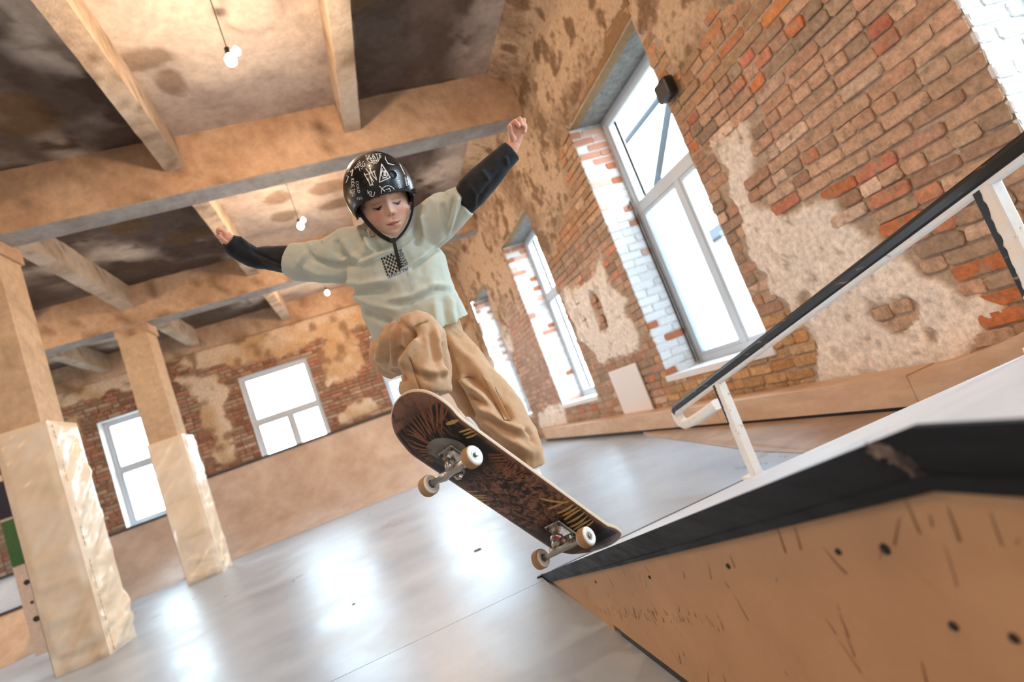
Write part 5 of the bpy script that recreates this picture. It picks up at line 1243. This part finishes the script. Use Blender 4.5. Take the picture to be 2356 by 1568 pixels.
pr = MB(); vs, fs = glyphs('ALONE'); print_on(pr, ((941, 620), (893, 641.5), (890.5, 634.5), (938.5, 613)), [(u, 1-v) for u, v in vs], fs)
pr.obj('chest_print', material('print_blue', lin('1d3f86'), .7), teo, label='blue word ALONE, printed upside down')
# ---- black sleeves of the under layer
sl = fuse([loft(resample([(700, 600, 1.905, 27, .6), (665, 597, 1.915, 33, .62), (630, 594, 1.935, 29, .8), (600, 592, 1.95, 25, 1), (585, 590, 1.95, 20, 1)])), loft(resample([(625, 600, 1.945, 20, 1), (590, 594, 1.94, 24, 1), (562, 580, 1.91, 25, 1), (540, 566, 1.885, 25, .9), (524, 555, 1.865, 19, .85)]))], .0036, 4, 'sleeve')
fold(sl, [([(578, 573), (620, 598), (672, 615)], 5, -.007), ([(585, 592), (630, 606), (665, 622)], 5, .004), ([(548, 545), (560, 556), (575, 572)], 5, .005), ([(560, 552), (556, 572), (550, 590)], 7, -.004)], lambda P, x, y: (fbm(P, 45, 3)-.5)*.003)
sr = fuse([loft(resample([(1035, 497, 1.82, 28, .6), (1070, 460, 1.803, 34, .66), (1092, 433, 1.80, 37, .9), (1125, 400, 1.80, 33, .92), (1152, 371, 1.80, 29, .92), (1178, 346.5, 1.80, 25.5, .9)]))], .0036, 4, 'sleeve')
fold(sr, [([(1075, 420), (1095, 450), (1090, 480)], 5, .004), ([(1108, 390), (1125, 415)], 5, .004), ([(1150, 395), (1120, 430), (1095, 465)], 5, -.004), ([(1164, 360), (1168, 380)], 4, .003)], lambda P, x, y: (fbm(P, 45, 3)-.5)*.003)
M['blackcloth'] = material('black_knit', lin('1b1d22'), .9, var=.1, scale=60, bump=.0003, bscale=900, sheen=.12)
link('sleeve', sl, M['blackcloth'], sk, smooth=True, label='black sleeve pulled down to the thumb'); link('sleeve', sr, M['blackcloth'], sk, smooth=True, label='black sleeve ending at the wrist of the raised hand')
# ---- trousers
pel = loft(resample([(945, 742, 1.87, 96, .62), (955, 770, 1.87, 108, .62), (960, 800, 1.87, 104, .62), (975, 830, 1.87, 84, .62)]), 40)
th1 = loft(resample([(890, 800, 1.87, 44, 1.0), (893, 808, 1.84, 46, 1.0)]), 24)
thR = loft([(912, 806, 1.87, 58, 1.15), (920, 800, 1.80, 62, 1.0), (935, 790, 1.73, 62, 1), (950, 780, 1.66, 60, 1), (962, 770, 1.60, 57, 1)], 30)
glute = ball(at(905, 806, 1.86), .082, 20, (1, 1, 1)); glute2 = ball(at(885, 785, 1.86), .052, 16); hipb = ball(at(890, 835, 1.82), .040, 16)
knee = ball(at(966, 766, 1.585), .0655, 24)
shR = loft(resample([(968, 762, 1.59, 55, .95), (974, 800, 1.575, 60, .95), (978, 840, 1.565, 62, .95), (979, 880, 1.555, 62, .95), (980, 905, 1.55, 60, .95)]), 30)
legL = loft(resample([(1005, 780, 1.87, 56, .9), (1050, 830, 1.83, 58, .9), (1095, 888, 1.79, 60, .9), (1140, 950, 1.76, 64, .9), (1172, 1005, 1.735, 63, .9), (1200, 1050, 1.71, 52, .9), (1218, 1085, 1.70, 42, .9)]), 34)
bag = ball(at(1195, 985, 1.74), .022, 12)
tr = fuse([pel, thR, glute, glute2, hipb, knee, shR, legL, bag], .0044, 5, 'trousers')
FTR = [([(876, 753), (862, 785), (856, 820)], 5, -.008), ([(886, 758), (874, 800), (875, 835)], 6, .008), ([(896, 750), (888, 800), (893, 845)], 5, -.008), ([(906, 745), (903, 790), (910, 840)], 5, .007), ([(916, 748), (914, 790), (916, 815)], 5, -.006),
       ([(955, 757), (935, 782), (917, 815)], 9, -.020), ([(962, 775), (945, 800), (925, 850)], 9, .008), ([(908, 725), (925, 745), (945, 762)], 6, -.007), ([(918, 850), (925, 870), (918, 880)], 8, -.010), ([(943, 822), (958, 870), (973, 915)], 3, -.0035), ([(950, 752), (970, 742), (988, 736)], 3, -.003),
       ([(1000, 745), (1010, 790), (1018, 830)], 7, .006), ([(990, 760), (996, 800), (1003, 840)], 7, -.005), ([(1028, 850), (1005, 862), (960, 850)], 12, .008), ([(940, 850), (985, 868), (1028, 864)], 10, -.009),
       ([(1024, 780), (1034, 830), (1052, 880)], 9, -.016), ([(1050, 866), (1100, 905), (1157, 968)], 9, .012), ([(1072, 862), (1120, 900), (1172, 962)], 9, -.014), ([(1088, 930), (1150, 965), (1215, 1002)], 9, .012), ([(1078, 900), (1130, 938), (1180, 975)], 8, -.010),
       ([(1100, 960), (1160, 1005), (1225, 1044)], 10, .010), ([(1095, 985), (1150, 1040), (1215, 1060)], 16, -.012), ([(1045, 870), (1068, 920), (1092, 965)], 7, -.012), ([(1040, 790), (1085, 830), (1120, 880)], 10, .005), ([(1205, 985), (1222, 1000), (1228, 1020)], 6, -.008), ([(1050, 872), (1075, 866), (1100, 868)], 3, -.003)]
FK = 1.9
fold(tr, FTR, lambda P, x, y: (fbm(P*np.array([1, 1, .7]), 16, 3)-.5)*.012+(fbm(P, 60, 2)-.5)*.002)
M['tan'] = material('tan_cotton_twill', lin('c7a27e'), .85, var=.08, scale=24, bump=.0004, bscale=900, sheen=.1)
tro = link('trousers', tr, M['tan'], sk, smooth=True, label='baggy tan cargo trousers')
trb = BVHTree.FromPolygons([tuple(v) for v in verts(tr)], [tuple(p.vertices) for p in tr.polygons])
def seam(pts, w=.0007, name='seam', mat=None, k=6, bv=None, par=None, off=.001):
    q = []
    for i in range(len(pts)-1):
        for j in range(k): t = j/k; r_ = onto(bv or trb, pts[i][0]*(1-t)+pts[i+1][0]*t, pts[i][1]*(1-t)+pts[i+1][1]*t, off); q.append(r_)
    q = [Vector(v) for v in q if v]
    q = [v for i, v in enumerate(q) if i == 0 or (v-q[i-1]).length < .05]
    if len(q) > 2: MB().tube(q, w, 6).obj(name, mat or M['seam'], par or tro)
M['seam'] = material('brown_thread', lin('7c5836'), .9)
for s_ in ([(943, 820), (955, 862), (973, 912)], [(952, 751), (970, 743), (986, 737)], [(1052, 872), (1075, 866), (1098, 869)], [(1140, 890), (1155, 935), (1170, 975)]): seam(s_)
# cargo pocket flap on the outer thigh
fl_ = MB(); cs = ((1112, 866), (1128, 874), (1176, 968), (1160, 966)); nu, nv = 4, 12
pts = [onto(trb, *quad(*cs, a/nu, b/nv), .004) for b in range(nv+1) for a in range(nu+1)]
if all(pts): fl_.add(pts, [(b*(nu+1)+a, b*(nu+1)+a+1, (b+1)*(nu+1)+a+1, (b+1)*(nu+1)+a) for b in range(nv) for a in range(nu)]); po = fl_.obj('cargo_pocket', M['tan'], tro, smooth=True); md = po.modifiers.new('s', 'SOLIDIFY'); md.thickness = .003
# ---- shoes: soles rest on the griptape
def bl(x, y, z): return tuple(BC+BR@np.array([x, y, z]))
def shoe(x0, y0, ang, label):
    "heel to toe along direction ang in the deck plane, x0,y0 the ankle spot"
    zt = T+.001; st = [(-.062, .026, .050), (-.045, .033, .075), (-.01, .034, .080), (.02, .037, .062), (.04, .040, .05), (.065, .038, .040), (.082, .026, .028)]
    ca, sa = math.cos(ang), math.sin(ang); vs = []; n_ = 18
    for (l, w, hh) in st:
        for k in range(n_):
            a = 2*math.pi*k/n_; yy = w*math.copysign(abs(math.cos(a))**.7, math.cos(a)); zz = .016+(hh-.016)*max(0, math.sin(a)) if math.sin(a) > 0 else .016
            vs.append((l, yy, zz))
    fs = [(i*n_+k, i*n_+(k+1) % n_, (i+1)*n_+(k+1) % n_, (i+1)*n_+k) for i in range(len(st)-1) for k in range(n_)]+[tuple(range(n_))[::-1], tuple((len(st)-1)*n_+k for k in range(n_))]
    W = lambda p: bl(x0+p[0]*ca-p[1]*sa, y0+p[0]*sa+p[1]*ca, zt+max(deck_z(x0+p[0]*ca-p[1]*sa, 0), 0)+p[2])
    up_ = MB().add([W(p) for p in vs], fs); s_ = MB(); ring = []
    for (l, w, hh) in st: ring.append((l, w*1.10))
    ol = [(l, w) for l, w in ring]+[(.092, 0)]+[(l, -w) for l, w in ring[::-1]]+[(-.072, 0)]; k = len(ol)
    s_.add([W((a, b, 0.001)) for a, b in ol]+[W((a, b, .019)) for a, b in ol], [tuple(range(k))[::-1], tuple(range(k, 2*k))]+[(i, (i+1) % k, k+(i+1) % k, k+i) for i in range(k)])
    uo = up_.obj('shoe', M['shoe'], sk, smooth=True, label=label); s_.obj('sole', M['sole'], uo)
    lc = MB()
    for i in range(4): l = .0+i*.018; lc.tube([W((l, -.020, .070-i*.006)), W((l, 0, .079-i*.006)), W((l+.004, .020, .070-i*.006))], .0022, 6)
    lc.obj('laces', M['sole'], uo)
M['shoe'] = material('light_grey_suede', lin('c9c3ba'), .8, color2=lin('8f877e'), var=.1, scale=14); M['sole'] = material('gum_sole', lin('d9c1a2'), .6)
shoe(-.215, -.012, 1.75, 'pale grey shoe over the front truck'); shoe(.105, .010, 1.45, 'pale grey shoe on the rear half of the deck')
M['sock'] = material('white_sock', lin('e4e1dc'), .9)
for sk_st in ([(984, 900, 1.55, 24, 1), (990, 935, 1.53, 24, 1), (1000, 960, 1.50, 25, 1)], [(1212, 1060, 1.70, 24, 1), (1222, 1095, 1.68, 24, 1), (1230, 1120, 1.66, 25, 1)]): link('sock', fuse([loft(sk_st, 20)], .003, 3, 'sock'), M['sock'], sk, smooth=True); pass
# ---- helmet
M['shell'] = material('gloss_black_shell', lin('0d1012'), .32, coat=.12); M['strap'] = material('black_webbing', lin('141416'), .7, bump=.0004, bscale=500)
HO = np.array([-.003, -.002, .046]); HR3 = np.array([.1095, .128, .122])
def hel(u, v, sc=1.0):
    "u azimuth (0 = face forward, + = image right), v elevation; on the shell"
    cx_ = math.cos(v); p = np.array([math.sin(u)*cx_, math.cos(u)*cx_, math.sin(v)])*HR3*sc
    if p[2] < 0: p[:2] *= 1-.0*p[2]
    return h2w(HO+p)
def rim_v(u):
    f = math.cos(u); return math.radians(-12-16*(1-f)/2*1.2-10*math.exp(-((abs(u)-1.55)/.38)**2)+3*max(0, f))
hm = MB(); nu, nv = 96, 30; vs = []
for layer, sc in ((0, 1.0), (1, .90)):
    for i in range(nu):
        u = 2*math.pi*i/nu-math.pi; r0_ = rim_v(u)
        for j in range(nv+1): v = r0_+(math.pi/2-r0_)*j/nv; vs.append(hel(u, v, sc))
K1 = nu*(nv+1); fs = []
for i in range(nu):
    a, b = i*(nv+1), ((i+1) % nu)*(nv+1)
    for j in range(nv): fs.append((a+j, b+j, b+j+1, a+j+1)); fs.append((K1+a+j, K1+a+j+1, K1+b+j+1, K1+b+j))
    fs.append((a, K1+a, K1+b, b))
hm.add(vs, fs); helo = hm.obj('helmet', M['shell'], sk, smooth=True, label='black skate helmet covered in white lettering and emblems')
# rim bead, vent holes, straps
MB().tube([Vector(hel(2*math.pi*i/64-math.pi, rim_v(2*math.pi*i/64-math.pi), .985)) for i in range(65)], .0032, 8).obj('rim', M['strap'], helo)
hb_ = BVHTree.FromPolygons([tuple(map(float, v)) for v in vs], fs)
def hole(px, py, r):
    c_ = onto(hb_, px, py, 0); d = Vector(c_)-Vector(h2w(HO)); d.normalize(); t1 = d.orthogonal().normalized(); t2 = d.cross(t1)
    ring = lambda rr_, o_: [tuple(Vector(c_)+d*o_+t1*rr_*math.cos(a)+t2*rr_*math.sin(a)) for a in [2*math.pi*k/24 for k in range(24)]]
    a = ring(r*1.12, .0012); b = ring(r*.98, .0020); c2 = ring(r*.80, -.0002); m = MB(); m.add(a+b+c2, [(l*24+k, l*24+(k+1) % 24, (l+1)*24+(k+1) % 24, (l+1)*24+k) for l in range(2) for k in range(24)]+[tuple(48+k for k in range(24))]); return m
for (px_, py_, r_) in ((903.5, 401, .0115), (836, 418, .0115)): hole(px_, py_, r_).obj('vent', material('vent_black', (.002, .002, .002), .9), helo, smooth=False)
def strap(pts, w):
    q = [Vector(p) for p in pts]; m = MB(); vs = []
    for i, p in enumerate(q):
        t = (q[min(i+1, len(q)-1)]-q[max(i-1, 0)]).normalized(); s_ = t.cross(Vector(CF)).normalized(); n_ = -Vector(CF)*.0012
        vs += [tuple(p-s_*w/2+n_), tuple(p+s_*w/2+n_), tuple(p+s_*w/2-n_), tuple(p-s_*w/2-n_)]
    fs = [(i*4+k, i*4+(k+1) % 4, i*4+4+(k+1) % 4, i*4+4+k) for i in range(len(q)-1) for k in range(4)]+[(3, 2, 1, 0), tuple(len(vs)-4+k for k in range(4))]
    return m.add(vs, fs)
def bz(P_, n_=12):
    P_ = [Vector(p) for p in P_]; out = []
    for i in range(n_+1):
        t = i/n_; Q = P_[:]
        while len(Q) > 1: Q = [Q[k]*(1-t)+Q[k+1]*t for k in range(len(Q)-1)]
        out.append(Q[0])
    return out
strap(bz([at(816, 470, 1.765), at(830, 492, 1.75), at(846, 514, 1.75), at(868, 545, 1.77), at(908, 556, 1.745)]), .013).obj('chin_strap', M['strap'], helo)
strap(bz([at(948, 440, 1.80), at(953, 470, 1.77), at(950, 500, 1.78), at(938, 530, 1.77), at(908, 554, 1.745)]), .0075).obj('chin_strap', M['strap'], helo)
strap(bz([at(905, 550, 1.735), at(909, 564, 1.722), at(913, 590, 1.715), at(921, 617, 1.725)], 10), .011).obj('strap_end', M['strap'], helo)
MB().rbox(-.009, .009, -.004, .004, -.006, .006, .002).xf(Matrix.Translation(Vector(at(905, 552, 1.735)))).obj('buckle', M['black'], helo)
for px_, py_ in ((951, 440), (814, 470)): MB().rbox(-.010, .010, -.005, .005, -.008, .008, .003).xf(Matrix.Translation(Vector(at(px_, py_, 1.775)))).obj('strap_anchor', M['black'], helo)
# white print on the shell
hp = MB(); white = material('print_white', lin('e9e9e6'), .35, coat=.3)
def hprint(corners, vs, fs): print_on(hp, corners, vs, fs, hb_, .0007)
def word(s, tl, tr_, br_, bl_): vs, fs = glyphs(s); hprint((tl, tr_, br_, bl_), [(u, 1-v) for u, v in vs], fs)
def stroke(pts, w, close=False):
    "painted line of width w px on the shell"
    P_ = [np.array(p, float) for p in pts]+([np.array(pts[0], float)] if close else [])
    for a, b in zip(P_[:-1], P_[1:]):
        d = b-a; l = np.linalg.norm(d); d = d/l; nn = np.array([-d[1], d[0]])*w/2; a2, b2 = a-d*w*.3, b+d*w*.3; k = max(1, int(l/4)); pts_ = []
        for i in range(k+1): c_ = a2+(b2-a2)*i/k; pts_ += [onto(hb_, *(c_-nn), .0007), onto(hb_, *(c_+nn), .0007)]
        if all(pts_): hp.add(pts_, [(2*i, 2*i+1, 2*i+3, 2*i+2) for i in range(k)])
word('TSG', (822, 384), (837, 369), (841, 380), (826, 396)); word('RISE', (815, 385), (828, 368), (831, 373), (818, 390))
word('RIDE TSG', (814.5, 410), (817.5, 450), (809.5, 452), (807, 411)); word('COLD', (824, 416), (829, 443), (823, 444), (818, 417)); word('TSG', (820, 455), (833, 452), (834, 458), (821, 460))
word('SKATE', (840, 356), (876, 352), (878, 361), (842, 366)); word('CREW', (841, 365), (876, 361), (872, 373), (851, 375)); word('CO', (856, 369), (869, 367), (868, 376), (858, 378)); word('K', (845, 437), (857, 440), (852, 452), (846, 446)); word('U', (854, 441), (863, 441), (861, 452), (852, 453))
stroke([(878, 377), (873, 419), (898, 408)], 2.0, True); stroke([(880, 387), (877, 398)], 1.3); stroke([(880, 411), (890, 407)], 1.3)
import math as _m
stroke([(885+7.5*_m.cos(a), 400+8.5*_m.sin(a)) for a in [k*.4488 for k in range(14)]], 1.3, True)
for k in range(4): stroke([(883, 395+k*3), (888, 394+k*3)], 2.2)
stroke([(886, 357), (890, 353), (906, 352), (913, 357), (914, 368), (907, 379), (893, 376), (887, 366)], 1.7, True); word('ZERO', (890, 360), (909, 357), (910, 369), (892, 371)); stroke([(893, 374), (903, 358)], 1.2)
stroke([(842, 388), (850, 398), (858, 426)], 2); stroke([(850, 386), (858, 404), (867, 414)], 2); stroke([(838, 402), (848, 400), (863, 393)], 2); stroke([(846, 410), (852, 427), (857, 422)], 2); stroke([(853, 386), (850, 402), (860, 418)], 1.6); stroke([(860, 393), (866, 410)], 1.8); stroke([(838, 398), (846, 415)], 1.8)
stroke([(893+16*_m.cos(a), 442+15*_m.sin(a)) for a in [2.6+k*.36 for k in range(11)]], 1.5); stroke([(873, 428), (892, 446)], 2.0); stroke([(888, 436), (896, 433), (899, 440), (890, 443)], 1.4, True)
stroke([(920, 377), (937, 384), (931, 400)], 1.6, True); stroke([(927, 384), (931, 390)], 2.5); stroke([(932, 408), (937, 406), (941, 424), (936, 427)], 1.4, True); word('CO', (934, 410), (938, 409), (940, 421), (936, 423))
word('HIGH FIVES', (911, 391), (924, 431), (919, 434), (906, 393)); stroke([(910, 355), (918, 362), (928, 374)], 3.2); stroke([(874, 343), (890, 345), (904, 350)], 3.0); stroke([(855, 342), (865, 341)], 2)
stroke([(793, 402), (802, 406), (796, 420)], 1.4, True); stroke([(806, 395), (812, 390), (809, 404)], 2.6); stroke([(800, 388), (806, 380)], 2.2); stroke([(801, 395), (809, 376)], 1.2)
hp.obj('helmet_print', white, helo, kind='stuff', label='white words and emblems printed on the helmet')
